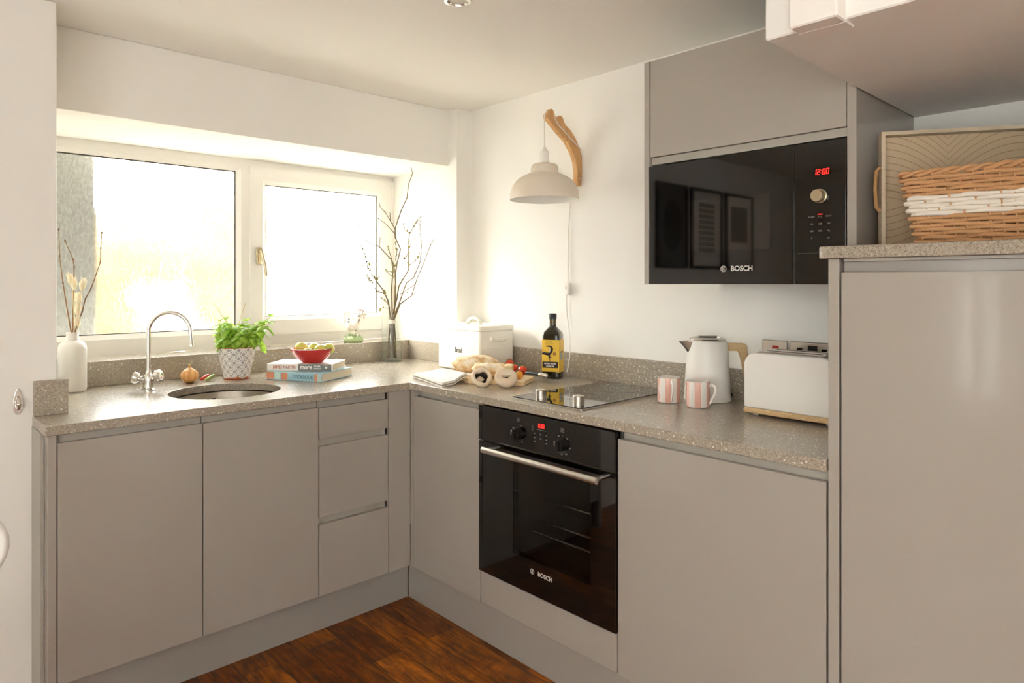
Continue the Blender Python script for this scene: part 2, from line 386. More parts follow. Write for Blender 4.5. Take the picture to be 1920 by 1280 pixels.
# outside: pale rendered boundary wall and a hedge, far enough to fall out of focus in the obscured glass
hed = mat('hedge_leaves', (150, 160, 95), .8); L(hed, ramp(hed, noise(hed, coords(hed), 3.5, 3), [(.35, (84, 77, 44)), (.65, (128, 110, 74))]), BS(hed).inputs['Base Color'])
ren = mat('grey_render', (172, 171, 164), .8)
gnd = mat('paving', (190, 184, 172), .8)
struct(M().box(-4, 9, 3.7, 12, .0, .06).build('patio_ground', gnd))
def bush(label, x, y, rx, ry, rz, sd):
    t = thing('garden_bush', label, 'bush', (x, y, .06), group=None); b = M(); j = random.Random(sd)
    for k in range(26):
        a = j.uniform(0, 2 * PI); r = j.uniform(0, .8); z = j.uniform(.15, .9); b.ell((x + rx * r * math.cos(a), y + ry * r * math.sin(a), .06 + rz * z), (rx * .42, ry * .42, rz * .22), 12, f=lambda c: 1 + .12 * math.sin(c.x * 9 + k) * math.sin(c.y * 8 + c.z * 7))
    b.build('foliage', hed, t, True)
bush('tall pale bush outside, behind the right half of the left pane', 2.35, 6.1, .62, .4, 2.0, 3)
bush('pale rounded bush outside, behind the middle of the left pane', 1.30, 6.2, .46, .35, 1.75, 5)
gw = thing('garden_wall', 'grey rendered wall end just outside the far left of the window', 'wall', (.3, 3.9, .06))
M().box(-.3, .72, 3.45, 4.3, .06, 2.7).build('wall_face', ren, gw, True)
struct(M().box(1.30, XW, -1.2, -.06, 0, 1.789).build('wall_light_block', wall))  # unseen partition added to block grazing light from the rear window
# bulkhead of the stairs over the tall cabinet
b = M(); b.box(1.294, XW, -1.2, .640, 1.79, CZ, .003, 1); struct(b.build('trim_3', wall))
b = M(); b.box(1.254, 1.296, .486, .574, 1.785, CZ, .003, 1); b.box(1.296, 1.336, .4865, .5735, 1.785, 1.792, .001, 1); struct(b.build('trim_4', gloss))

# ================================================================== WORKTOPS
wt = M(); outer = [(.352, 2.301), (1.588, 2.301), (1.592, 2.297), (1.592, .649), (1.598, .643), (2.219, .643), (2.219, 2.658), (2.12, 2.658), (2.12, 3.058), (.418, 3.058), (.418, 2.508), (.352, 2.508)]
q = bmesh.new(); wt.plate(outer, [circ(.968, 2.605, .195, 64)], ZU, ZT)
w = thing('worktop', 'L-shaped speckled grey-beige stone worktop around the kitchen corner', 'worktop', (1.6, 2.3, ZU))
wo = wt.build('worktop_slab', quartz, w, True)
bv = wo.modifiers.new('bevel', 'BEVEL'); bv.width = .003; bv.segments = 3; bv.limit_method = 'ANGLE'; bv.harden_normals = True
def upstand(label, geo):
    t = thing('upstand', label, 'upstand', geo[0]); b = M()
    for bx in geo[1]: b.box(*bx)
    o = b.build('stone_strip', quartz, t, True); m = o.modifiers.new('bevel', 'BEVEL'); m.width = .0015; m.segments = 2; m.limit_method = 'ANGLE'; m.harden_normals = True
upstand('speckled stone upstand and sill under the window', ((1.2, 3.05, ZT), [(.418, 2.119, 3.05, 3.239, ZT, .999)]))
upstand('speckled stone upstand along the right wall behind the hob', ((2.2, 1.6, ZT), [(2.2, 2.219, .645, 2.658, ZT, 1.005)]))
upstand('short speckled stone upstand on the side of the window recess', ((2.11, 2.9, ZT), [(2.104, 2.12, 2.66, 3.048, ZT, 1.0)]))
upstand('small square speckled stone upstand at the left end of the worktop', ((.4, 2.5, ZT), [(.354, .443, 2.49, 2.509, ZT, 1.008)]))

# ================================================================== BASE UNITS
def carcass(b, x0, x1, y0, y1, z0, z1, t=.016, axis='y'):
    if axis == 'y': P = [(x0, z0), (x1, z0), (x1, z1), (x1 - t, z1), (x1 - t, z0 + t), (x0 + t, z0 + t), (x0 + t, z1), (x0, z1)]; b.prism(P, y0, y1, 'y')
    else: P = [(y0, z0), (y1, z0), (y1, z1), (y1 - t, z1), (y1 - t, z0 + t), (y0 + t, z0 + t), (y0 + t, z1), (y0, z1)]; b.prism(P, x0, x1, 'x')
def door_l(t, x0, x1, z0, z1, name='door'): return M().box(x0, x1, YF, YF + .018, z0, z1, .0012, 2).build(name, cab, t, True)
def door_r(t, y0, y1, z0, z1, name='door'): return M().box(XF, XF + .018, y0, y1, z0, z1, .0012, 2).build(name, cab, t, True)
DT, DB = .8465, .150
def rail_l(t, x0, x1, z0=.838, z1=.8715): return M().box(x0, x1, YF + .019, YF + .028, z0, z1).build('handle_rail', cabm, t, True)
def rail_r(t, y0, y1, z0=.838, z1=.8715): return M().box(XF + .019, XF + .028, y0, y1, z0, z1).build('handle_rail', cabm, t, True)
for x0, x1, lab in ((.3845, .7835, 'grey gloss base cabinet with one door, at the far left of the window run'), (.7865, 1.1945, 'grey gloss sink cabinet with one door, left of the drawers')):
    t = thing('base_cabinet', lab, 'cabinet', ((x0 + x1) / 2, YF, .15), group='base cabinets under the worktop')
    b = M(); carcass(b, x0, x1, YF + .03, 2.92, DB, .690); b.build('carcass', cabin, t, True); door_l(t, x0, x1, DB, DT); rail_l(t, x0, x1)
t = thing('drawer_cabinet', 'grey gloss cabinet of three handleless drawers near the corner', 'cabinet', (1.35, YF, .15), group='base cabinets under the worktop')
b = M(); carcass(b, 1.1975, 1.4985, YF + .03, 2.92, DB, .8705); b.build('carcass', cabin, t, True)
for z0, z1 in ((.728, .843), (.440, .7015), (DB, .4125)): door_l(t, 1.1985, 1.4965, z0, z1, 'drawer')
for z0, z1 in ((.838, .8715), (.695, .735), (.405, .447)): rail_l(t, 1.1985, 1.492, z0, z1)
M().box(1.4995, 1.6015, YF, YF + .02, DB, .8715, .0012).build('corner_filler', cab, t, True)
t = thing('end_panel', 'narrow grey gloss end panel closing the window run at the wall', 'panel', (.37, YF, 0))
M().box(.360, .3825, YF, 2.508, .0, .8715, .0015).build('side_panel', cab, t, True)
M().box(.3505, .3595, 2.36, 2.508, .0, .8715, .001).build('scribe_strip', cabm, t, True)
# right run
t = thing('base_cabinet', 'grey gloss corner cabinet with a narrow door, left of the oven', 'cabinet', (XF, 2.08, .15), group='base cabinets under the worktop')
b = M(); carcass(b, XF + .03, 2.19, 1.872, 2.30, DB, .8705, axis='x'); b.build('carcass', cabin, t, True)
door_r(t, 1.873, 2.2865, DB, DT); rail_r(t, 1.873, 2.268)
M().box(XF, XF + .018, 2.2885, 2.3105, DB, .8715, .001).build('corner_filler', cab, t, True)
M().box(XF + .002, XF + .02, 2.268, 2.2870, DT + .001, .8715, .001).build('corner_post', cab, t, True)
t = thing('oven_housing', 'grey gloss oven housing with a low panel below the oven', 'cabinet', (XF, 1.56, .15))
b = M(); carcass(b, XF + .03, 2.19, 1.250, 1.870, DB, .8705, axis='x'); b.build('carcass', cabin, t, True)
M().box(XF, XF + .018, 1.2525, 1.8700, DB, .2645, .004, 3).build('lower_panel', cab, t, True)
t = thing('base_cabinet', 'wide grey gloss cabinet door between the oven and the tall cabinet', 'cabinet', (XF, .94, .15), group='base cabinets under the worktop')
b = M(); carcass(b, XF + .03, 2.19, .644, 1.247, DB, .8705, axis='x'); b.build('carcass', cabin, t, True)
door_r(t, .645, 1.247, DB, DT); rail_r(t, .645, 1.238)
# plinths
t = thing('plinth', 'grey plinth board along the floor under the window run', 'plinth', (1., 2.36, 0))
M().box(.384, 1.621, 2.357, 2.373, .001, .149, .001).build('plinth_board', plin, t, True)
t = thing('plinth', 'grey plinth board along the floor under the oven run', 'plinth', (1.63, 1.5, 0))
M().box(1.623, 1.639, .645, 2.355, .001, .149, .001).build('plinth_board', plin, t, True)

# ---- oven
t = thing('oven', 'black glass built-in oven with silver bar handle and red clock', 'oven', (1.6, 1.56, .27))
OY0, OY1 = 1.2500, 1.8695
b = M(); b.box(1.622, 2.12, OY0 + .02, OY1 - .02, .28, .862); 
b = M()   # open cavity body
b.plate([(OY0 + .02, .275), (OY1 - .02, .275), (OY1 - .02, .86), (OY0 + .02, .86)], [[(1.34, .36), (1.69, .36), (1.69, .70), (1.34, .70)]], 1.621, 1.64, 'x')
b.box(1.64, 2.1, 1.33, 1.70, .35, .36); b.box(1.64, 2.1, 1.33, 1.70, .70, .71); b.box(1.64, 2.1, 1.33, 1.34, .36, .70); b.box(1.64, 2.1, 1.69, 1.70, .36, .70); b.box(2.09, 2.1, 1.34, 1.69, .36, .70)
cav = mat('oven_enamel', (95, 90, 84), .35)
b.build('cavity', cav, t, True)
M().box(1.592, 1.6205, OY0, OY1, .7435, .8665, .002).build('control_panel', black, t, True)
b = M(); b.plate([(OY0, .272), (OY1, .272), (OY1, .7395), (OY0, .7395)], [[(1.345, .385), (1.69, .385), (1.69, .695), (1.345, .695)]], 1.594, 1.620, 'x'); dr = b.build('door', black, t, True)
M().box(1.596, 1.600, 1.343, 1.692, .383, .697).build('window_glass', smoke, dr, True)
b = M(); b.tube([(1.550, 1.284, .724), (1.550, 1.40, .724), (1.550, 1.70, .724), (1.550, 1.800, .724)], [.0092] * 4, 12, flat=1.2)
for yy in (1.300, 1.786): b.tube([(1.552, yy, .724), (1.594, yy, .724)], .008, 10)
b.build('handle', silver, dr, True)
for zz, x in ((.545, 1.72), (.475, 1.70), (.450, 1.66)): M().tube([(x, 1.345, zz), (x, 1.685, zz)], .004, 8).build('rack_bar', chrome, t, True)
b = M(); text_mesh(b, 'BOSCH', .020, (1.5935, 1.538, .348), MYV, PZ, bold=.0004, align='CENTER')
b.lathe([(.0075, -.0002), (.0090, -.0002), (.0090, .0003), (.0075, .0003), (.0075, -.0002)], n=24, T=Matrix.Translation((1.5935, 1.597, .349)) @ Matrix.Rotation(PI / 2, 4, 'Y'))
b.box(1.5932, 1.5938, 1.594, 1.5955, .343, .355); b.box(1.5932, 1.5938, 1.5985, 1.600, .343, .355); b.box(1.5932, 1.5938, 1.594, 1.600, .3482, .3498)
b.build('lettering', mark, dr, True)
b = M(); digits(b, '0.00', .013, (1.5915, 1.566, .832), MYV, PZ); b.build('clock_display', red, t, True)
b = M(); text_mesh(b, '0', .001, (1.5915, 1.5, .8), MYV, PZ)
b = M()
for yy, zz, w_, h_ in ((1.592, .826, .001, .02), (1.5525, .8245, .042, .001)): b.box(1.5913, 1.592, yy - w_ / 2, yy + w_ / 2, zz - h_ / 2, zz + h_ / 2)
for yc, zc, big in ((1.659, .797, 0), (1.459, .793, 1)):
    b.plate([(yc - .007, zc + .040), (yc + .007, zc + .040), (yc + .007, zc + .053), (yc - .007, zc + .053)], [[(yc - .006, zc + .041), (yc + .006, zc + .041), (yc + .006, zc + .052), (yc - .006, zc + .052)]], 1.5913, 1.592, 'x')
    b.box(1.5913, 1.592, yc - .0025, yc + .0025, zc + .044, zc + .049)
    b.box(1.5913, 1.592, yc - .0007, yc + .0007, zc + .026, zc + .033)
    for a in ((20, 150, 230, 300) if not big else (40, 100, 150, 185, 215, 330)):
        a = math.radians(a); yy = yc - .032 * math.sin(a); zz = zc + .030 * math.cos(a); b.box(1.5913, 1.592, yy - .0035, yy + .0035, zz - .0022, zz + .0022)
for i, yy in enumerate((1.584, 1.556, 1.530)):
    for zz in (.810, .796, .784)[:3 if i != 1 else 2]: b.box(1.5913, 1.592, yy - .003, yy + .003, zz - .0015, zz + .0015)
b.build('printed_legend', markdim, t, True)
for yc, zc in ((1.659, .797), (1.459, .793)):
    T = Matrix.Translation((1.592, yc, zc)) @ Matrix.Rotation(-PI / 2, 4, 'Y')
    b = M(); b.lathe([(.021, 0), (.0205, .012), (.017, .020), (0, .020)], n=28, T=T); b.box(-.018, .018, -.005, .005, .0, .027, .003, 2, T=T); k = b.build('knob', blackm, t, True)
    M().box(1.5715, 1.5745, yc + .0165, yc + .0185, zc - .002, zc + .012).build('pointer', mark, k, True)

# ---- hob
t = thing('hob', 'black glass two-zone hob set into the worktop, steel edge', 'hob', (1.9, 1.58, ZT + .0005))
M().prism(rrect(1.630, 2.166, 1.413, 1.740, .006), ZT + .0006, ZT + .006, 'z').build('steel_trim', silver, t, True)
M().prism(rrect(1.6325, 2.1635, 1.4185, 1.738, .006), ZT + .005, ZT + .0085, 'z').build('glass_top', black, t, True)
for y in (1.632, 1.462):
    b = M(); b.lathe([(.019, 0), (.019, .013), (.0185, .0135), (.0185, .0145), (.019, .015), (.019, .029), (.0175, .031), (0, .031)], (1.672, y, ZT + .0086), 32); b.build('knob', steel, t, True)
ringm = mat('dark_zone_print', (38, 37, 36), .08)
b = M()
for x, r in ((1.80, .075), (2.03, .09)):
    b.lathe([(r - .0015, 0), (r, 0), (r, .0003), (r - .0015, .0003), (r - .0015, 0)], (x, 1.578, ZT + .0085), 48)
b.build('cooking_zone', ringm, t, True)

# ---- tall cabinet and its top
t = thing('tall_cabinet', 'tall grey gloss fridge cabinet at the right edge', 'cabinet', (XF, .3, 0))
M().box(XF, 2.21, .6165, .6405, 0, 1.3625, .0015).build('side_panel', cab, t, True)
b = M(); b.plate([(-.02, .15), (.6155, .15), (.6155, 1.3625), (-.02, 1.3625)], [[(.0, .17), (.6, .17), (.6, 1.34), (.0, 1.34)]], XF + .03, 2.2, 'x'); b.build('carcass', cabin, t, True)
M().box(XF, XF + .018, -.01, .6115, .15, 1.3315, .0012).build('door', cab, t, True)
M().box(XF + .019, XF + .029, -.01, .612, 1.325, 1.356, .001).build('handle_rail', mat('steel_grey_rail', (170, 166, 160), .18, .3), t, True)
M().box(XF + .004, XF + .03, -.01, .608, 1.356, 1.3625, .0005).build('top_strip', cabm, t, True)
M().box(1.625, 1.641, -.01, .615, .001, .149).build('plinth_board', plin, t, True)
t = thing('shelf_top', 'speckled stone shelf slab on top of the tall cabinet', 'worktop', (1.9, .3, 1.363))
o = M().prism([(1.588, .645), (1.594, .657), (1.60, .660), (2.219, .660), (2.219, -.05), (1.588, -.05)], 1.363, 1.3915, 'z').build('stone_slab', quartz, t, True)
bv = o.modifiers.new('bevel', 'BEVEL'); bv.width = .003; bv.segments = 2; bv.limit_method = 'ANGLE'; bv.harden_normals = True

# ---- wall cabinet and microwave
t = thing('wall_cabinet', 'grey gloss wall cabinet with lift-up door above the microwave', 'cabinet', (1.8, .96, 1.30))
M().box(1.78, XW, 1.2615, 1.281, 1.3025, 2.004, .0012).build('side_panel', cab, t, True)
M().box(1.78, XW, .643, .6655, 1.392, 2.004, .0012).build('side_panel', cab, t, True)
b = M(); b.box(1.80, XW, .666, 1.261, 1.986, 2.004); b.box(1.80, XW, .666, 1.261, 1.692, 1.708); b.build('shelf', cabin, t, True)
M().box(1.782, 1.80, .6675, 1.2595, 1.7015, 2.004, .0012).build('door', cab, t, True)
M().box(1.792, 1.80, .6665, 1.2605, 1.678, 1.7005, .001).build('handle_rail', cabm, t, True)
t = thing('microwave', 'black glass built-in microwave with red clock and round silver knob', 'microwave', (1.8, .96, 1.303))
b = M(); b.box(1.80, 2.16, .672, 1.256, 1.3065, 1.672); b.build('body', blackm, t, True)
dr = M().box(1.776, 1.7995, .7975, 1.2605, 1.3035, 1.6715, .0015).build('door', black, t, True)
mesh_m = mat('oven_mesh_window', (34, 30, 26), .03, coat=.6)
M().box(1.7755, 1.778, .864, 1.108, 1.400, 1.551).build('viewing_window', mesh_m, dr, True)
M().box(1.776, 1.7995, .6665, .7965, 1.3035, 1.6715, .0015).build('control_panel', black, t, True)
b = M(); text_mesh(b, 'BOSCH', .0205, (1.7755, .947, 1.3475), MYV, PZ, bold=.0005)
b.lathe([(.0075, -.0002), (.0090, -.0002), (.0090, .0003), (.0075, .0003), (.0075, -.0002)], n=24, T=Matrix.Translation((1.7755, 1.003, 1.3475)) @ Matrix.Rotation(PI / 2, 4, 'Y'))
b.box(1.7752, 1.7758, 1.000, 1.0015, 1.3415, 1.3535); b.box(1.7752, 1.7758, 1.0045, 1.006, 1.3415, 1.3535); b.box(1.7752, 1.7758, 1.000, 1.006, 1.3467, 1.3483)
b.build('lettering', mark, dr, True)
b = M(); digits(b, '12:00', .0145, (1.7755, .7475, 1.586), MYV, PZ); b.build('clock_display', red, t, True)
b = M(); b.box(1.7752, 1.7758, .724, .736, 1.4835, 1.485); b.build('indicator_light', red, t, True)
T = Matrix.Translation((1.776, .731, 1.531)) @ Matrix.Rotation(-PI / 2, 4, 'Y')
b = M(); b.lathe([(.0185, 0), (.0185, .003), (.0165, .004), (.0160, .020), (.0145, .022), (0, .022)], n=36, T=T); b.build('knob', hm, t, True)
b = M(); Y0 = .730
for r, row in enumerate((('START', '', 'STOP'), ('90', '180', '360'), ('600', '800', 'Kg'), ('P', '', 'M'))):
    for c, s in enumerate(row):
        if s: text_mesh(b, s, .0062, (1.7755, Y0 + .0215 * (1 - c), 1.478 - .0185 * r), MYV, PZ)
b.plate([(Y0 - .004, 1.474), (Y0 + .004, 1.474), (Y0 + .004, 1.480), (Y0 - .004, 1.480)], [[(Y0 - .003, 1.475), (Y0 + .003, 1.475), (Y0 + .003, 1.479), (Y0 - .003, 1.479)]], 1.7752, 1.7757, 'x')
b.box(1.7752, 1.7757, .668, .790, 1.3845, 1.3852)
b.build('printed_legend', markdim, t, True)
# ================================================================== ON AND ABOVE THE WORKTOP
def RZ(a): return Matrix.Rotation(a, 4, 'Z')
def rotm(v_from_z):
    return Vector(v_from_z).to_track_quat('Z', 'Y').to_matrix().to_4x4()
# ---- sink
t = thing('sink', 'round stainless steel sink bowl under the round worktop cutout', 'sink', (.968, 2.605, .70))
b = M(); P = [(.203, ZU - .002), (.193, ZU - .003), (.188, .80), (.17, .735), (.13, .712), (.03, .706), (.0, .706)]
b.lathe(P + [(0, .702), (.03, .702), (.135, .708), (.178, .733), (.196, .80), (.203, ZU - .010), (.203, ZU - .002)], (.968, 2.605, 0), 64); sb = b.build('bowl', steel, t, True)
b = M(); b.lathe([(0, 0), (.035, 0), (.038, .003), (.03, .005), (0, .004)], (.968, 2.605, .706), 28); b.build('drain', chrome, t, True)
b = M()
for k in (-1, 0, 1): b.box(.968 + .022 * k - .007, .968 + .022 * k + .007, 2.7905, 2.7935, .832, .846, .001, 1)
b.build('overflow_slot', dark, t, True)
# ---- tap
t = thing('tap', 'chrome mixer tap with swan neck spout and two cross handles by the sink', 'tap', (.757, 2.812, ZT))
dR = Vector((.80, -.60, 0)); B0 = Vector((.757, 2.812, 0))
b = M(); b.lathe([(.024, 0), (.024, .004), (.018, .010), (.016, .035), (.017, .05), (.012, .06), (.010, .075), (0, .075)], (.757, 2.812, ZT), 28); b.build('base', chrome, t, True)
pts = [B0 + UP * (ZT + .06), B0 + UP * 1.05, B0 + UP * 1.119]
for i in range(1, 19): a = PI * i / 18; pts.append(B0 + dR * (.076 - .076 * math.cos(a)) + UP * (1.119 + .076 * math.sin(a)))
pts += [B0 + dR * .1545 + UP * 1.095, B0 + dR * .1555 + UP * 1.083]
b = M(); b.tube(pts, .0078, 16); b.build('spout', chrome, t, True)
b = M(); e = B0 + dR * .1555; b.lathe([(.0098, 0), (.0098, .018), (.0085, .02), (0, .02)], (e.x, e.y, 1.066), 18); b.build('aerator', chrome, t, True)
for s in (-1, 1):
    T = Matrix.Translation(B0 + UP * (ZT + .035)) @ rotm(dR * s + UP * (.55 if s > 0 else .35) - FW * .25)
    b = M(); b.lathe([(.009, 0), (.010, .02), (.014, .022), (.014, .026), (.010, .030), (.019, .036), (.022, .046), (.020, .056), (.012, .060), (0, .060)], n=10, T=T); b.build('handle', chrome, t, True)

# ---- jar with dried stems
def branch(name, label, cat, pts, r0, r1, m, group=None, bud=None, side=None, kids=None):
    b = M(); n = len(pts); b.tube(pts, [r0 + (r1 - r0) * i / (n - 1) for i in range(n)], 6)
    for kp, ra, rb in (kids or []): b.tube(kp, [ra + (rb - ra) * i / (len(kp) - 1) for i in range(len(kp))], 6)
    o = thing(name, label, cat, pts[0], group=group); b.build('stem', m, o, True)
    if bud:
        first = None
        for p, s in bud:
            if first is None: q = first = M().ell((0, 0, 0), (1, 1, 1.5), 8).build('bud', side or m, o)
            else: q = first.copy(); COL.objects.link(q); q.parent = o
            q.location = Vector(p) - Vector(pts[0]); q.scale = (s, s, s)
    return o
t = thing('bottle_vase', 'tall white ceramic bottle vase behind the left wall corner', 'vase', (.541, 2.972, ZT))
b = M(); b.lathe([(.040, 0), (.045, .004), (.0468, .012), (.0468, .150), (.0462, .162), (.0438, .172), (.0395, .180), (.033, .186), (.026, .189), (.0215, .191), (.0205, .196), (.0205, .222), (.0175, .222), (.0175, .196), (0, .186)], (.541, 2.972, ZT), 40); b.build('body', white, t, True)
twig = mat('brown_twig', (142, 102, 62), .7); twig2 = mat('dry_straw', (214, 196, 150), .7); bun = mat('cream_grass_head', (240, 228, 196), .9, sheen=.5, sss=.2); budm = mat('twig_bud', (110, 76, 48), .7)
V0 = Vector((.541, 2.972, ZT + .19)); D = V0.dot(FW)
G = 'dried stems in the white bottle vase'
for lab, uv in (('thin brown dried twig leaning left against the wall corner', [(134, 620), (126, 580), (118, 530), (112, 480), (110, 430)]),
                ('short brown dried twig in the middle of the bottle vase', [(136, 620), (138, 560), (139, 500), (137, 486), (122, 451)]),
                ('tall brown dried twig bending right over the bottle vase', [(142, 620), (146, 603), (154, 585), (160, 560), (171, 540), (188, 492), (189, 465), (191, 436)])):
    pts = [at(u, v, D + .02 * math.sin(v)) for u, v in uv]; pts[0] = V0 + (pts[0] - V0) * .5
    branch('dried_twig', lab, 'twig', pts, .0026, .0012, twig, G, [(p, .003) for p in pts[2:]], budm)
for lab, (u0, v0, u1, v1) in (('fluffy grass head, top left of the bottle vase', (129, 508, 136, 540)), ('fluffy grass head, upright in the centre above the vase', (138, 520, 139, 545)), ('fluffy grass head leaning right over the vase', (157, 522, 153, 545)),
                 ('fluffy grass head below the three upper ones', (147, 550, 147, 570)), ('fluffy grass head, lower middle of the bunch', (147, 570, 145, 590)), ('lowest fluffy grass head just above the vase mouth', (145, 597, 144, 612))):
    p0, p1 = at(u0, v0, D), at(u1, v1, D); o = thing('bunny_tail_grass', lab, 'dried grass', V0, group=G)
    M().tube([V0, (V0 + p1) / 2 + Vector((.004, 0, 0)), p1], .0011, 5).build('stem', twig2, o, True)
    c = (p0 + p1) / 2; d = (p0 - p1); h = .024
    T = Matrix.Translation(c) @ rotm(d)
    b = M(); b.ell((0, 0, 0), (.0095, .0095, h), 14, T)
    for k in range(90):
        a = random.uniform(0, 2 * PI); z = random.uniform(-.8, .9); r = .0095 * math.sqrt(1 - z * z)
        s = Vector((r * math.cos(a), r * math.sin(a), z * h)); b.tube([s, s + Vector((math.cos(a) * .004, math.sin(a) * .004, .010))], [.0005, .0001], 3, T)
    b.build('seed_head', bun, o, True)

# ---- onion and chilli
onm = mat('onion_skin', (222, 160, 92), .4); L(onm, ramp(onm, noise(onm, coords(onm, (60, 60, 6)), 2, 3), [(.3, (196, 128, 66)), (.7, (240, 190, 124))]), BS(onm).inputs['Base Color'])
t = thing('onion', 'brown papery onion beside the sink', 'onion', (.935, 2.905, ZT))
b = M(); b.lathe([(0, 0)] + spro([(.012, .001), (.026, .010), (.034, .026), (.032, .040), (.020, .053), (.009, .060), (.004, .066), (.0025, .073)], 4) + [(0, .074)], (.935, 2.905, ZT), 32); b.build('bulb', onm, t, True)
b = M()
for k in range(5): a = k * 1.3; b.tube([(.935, 2.905, ZT + .066), (.935 + .004 * math.cos(a), 2.905 + .004 * math.sin(a), ZT + .074), (.935 + .010 * math.cos(a), 2.905 + .010 * math.sin(a), ZT + .079)], [.002, .0014, .0006], 5)
b.build('dry_tip', twig2, t, True)
t = thing('chilli', 'small red chilli with a pale green stalk beside the onion', 'chilli', (1.0, 2.915, ZT))
chr_ = mat('chilli_red', (214, 82, 62), .3); chg = mat('chilli_green', (178, 198, 112), .4)
M().tube([(.975, 2.905, ZT + .008), (.985, 2.900, ZT + .012), (1.0, 2.905, ZT + .018), (1.012, 2.915, ZT + .022)], [.003, .008, .010, .007], 12).build('fruit', chr_, t, True)
M().tube([(.99, 2.885, ZT + .008), (1.01, 2.898, ZT + .012), (1.035, 2.918, ZT + .02)], [.005, .009, .006], 12).build('stalk', chg, t, True)

# ---- basil in a patterned pot
potm = mat('patterned_pot', (235, 230, 224), .45)
def potpattern():
    m = potm; tc = N(m, 'ShaderNodeTexCoord'); sx = N(m, 'ShaderNodeSeparateXYZ'); L(m, tc.outputs['Object'], sx.inputs[0])
    at2 = N(m, 'ShaderNodeMath', operation='ARCTAN2'); L(m, sx.outputs['Y'], at2.inputs[0]); L(m, sx.outputs['X'], at2.inputs[1])
    u = N(m, 'ShaderNodeMath', operation='MULTIPLY'); u.inputs[1].default_value = 12 / (2 * PI); L(m, at2.outputs[0], u.inputs[0])
    w = N(m, 'ShaderNodeMath', operation='MULTIPLY'); w.inputs[1].default_value = 28; L(m, sx.outputs['Z'], w.inputs[0])
    def lattice(du, dw, r0, r1):
        def f(x, d):
            a = N(m, 'ShaderNodeMath', operation='ADD'); a.inputs[1].default_value = d; L(m, x.outputs[0], a.inputs[0])
            c = N(m, 'ShaderNodeMath', operation='PINGPONG'); c.inputs[1].default_value = .5; L(m, a.outputs[0], c.inputs[0]); return c
        a, c = f(u, du + 100), f(w, dw + 100); cb = N(m, 'ShaderNodeCombineXYZ'); L(m, a.outputs[0], cb.inputs[0]); L(m, c.outputs[0], cb.inputs[1])
        ln = N(m, 'ShaderNodeVectorMath', operation='LENGTH'); L(m, cb.outputs[0], ln.inputs[0])
        g = N(m, 'ShaderNodeMath', operation='COMPARE'); g.inputs[1].default_value = r0; g.inputs[2].default_value = r1; L(m, ln.outputs['Value'], g.inputs[0]); return g.outputs[0]
    a = lattice(0, 0, .46, .045); c = lattice(.5, .5, .46, .045); d = lattice(0, 0, .22, .035); e = lattice(.5, .5, .22, .035)
    def mx(p, q): k = N(m, 'ShaderNodeMath', operation='MAXIMUM'); L(m, p, k.inputs[0]); L(m, q, k.inputs[1]); return k.outputs[0]
    k = mixc(m, mx(mx(a, c), mx(d, e)), (176, 172, 172), (242, 238, 233))
    # bare terracotta where the glaze is worn at the foot and the rim
    zf = N(m, 'ShaderNodeMapRange'); zf.inputs['From Min'].default_value = .004; zf.inputs['From Max'].default_value = .03; L(m, sx.outputs['Z'], zf.inputs['Value'])
    zt = N(m, 'ShaderNodeMapRange'); zt.inputs['From Min'].default_value = .135; zt.inputs['From Max'].default_value = .118; L(m, sx.outputs['Z'], zt.inputs['Value'])
    mn = N(m, 'ShaderNodeMath', operation='MINIMUM'); L(m, zf.outputs[0], mn.inputs[0]); L(m, zt.outputs[0], mn.inputs[1])
    ns = noise(m, coords(m), 38, 2); ad = N(m, 'ShaderNodeMath', operation='ADD'); L(m, mn.outputs[0], ad.inputs[0]); L(m, ns, ad.inputs[1])
    lt = N(m, 'ShaderNodeMath', operation='LESS_THAN'); lt.inputs[1].default_value = .66; L(m, ad.outputs[0], lt.inputs[0])
    L(m, mixc(m, lt.outputs[0], k, (208, 112, 72)), BS(m).inputs['Base Color'])
potpattern()
PB = Vector((1.125, 2.905, ZT))
t = thing('potted_basil', 'bright green basil plant in a grey and white patterned terracotta pot', 'plant', PB)
M().lathe([(.046, 0), (.050, .002), (.077, .130), (.079, .134), (.074, .135), (.070, .120), (0, .118)], n=48).build('pot', potm, t)
M().lathe([(.070, .1185), (.04, .124), (0, .125)], n=24).build('soil', mat('soil', (70, 50, 36), .9), t)
leafm = mat('basil_leaf', (150, 196, 58), .4)
_b = BS(leafm); n_ = noise(leafm, coords(leafm), 60, 3); cc = ramp(leafm, n_, [(.3, (140, 190, 50)), (.7, (196, 222, 104))]); L(leafm, cc, _b.inputs['Base Color'])
_tl = N(leafm, 'ShaderNodeBsdfTranslucent'); L(leafm, cc, _tl.inputs['Color']); _mx = N(leafm, 'ShaderNodeMixShader'); _mx.inputs[0].default_value = .5
_o = [x for x in leafm.node_tree.nodes if x.type == 'OUTPUT_MATERIAL'][0]; L(leafm, _b.outputs[0], _mx.inputs[1]); L(leafm, _tl.outputs[0], _mx.inputs[2]); L(leafm, _mx.outputs[0], _o.inputs['Surface'])
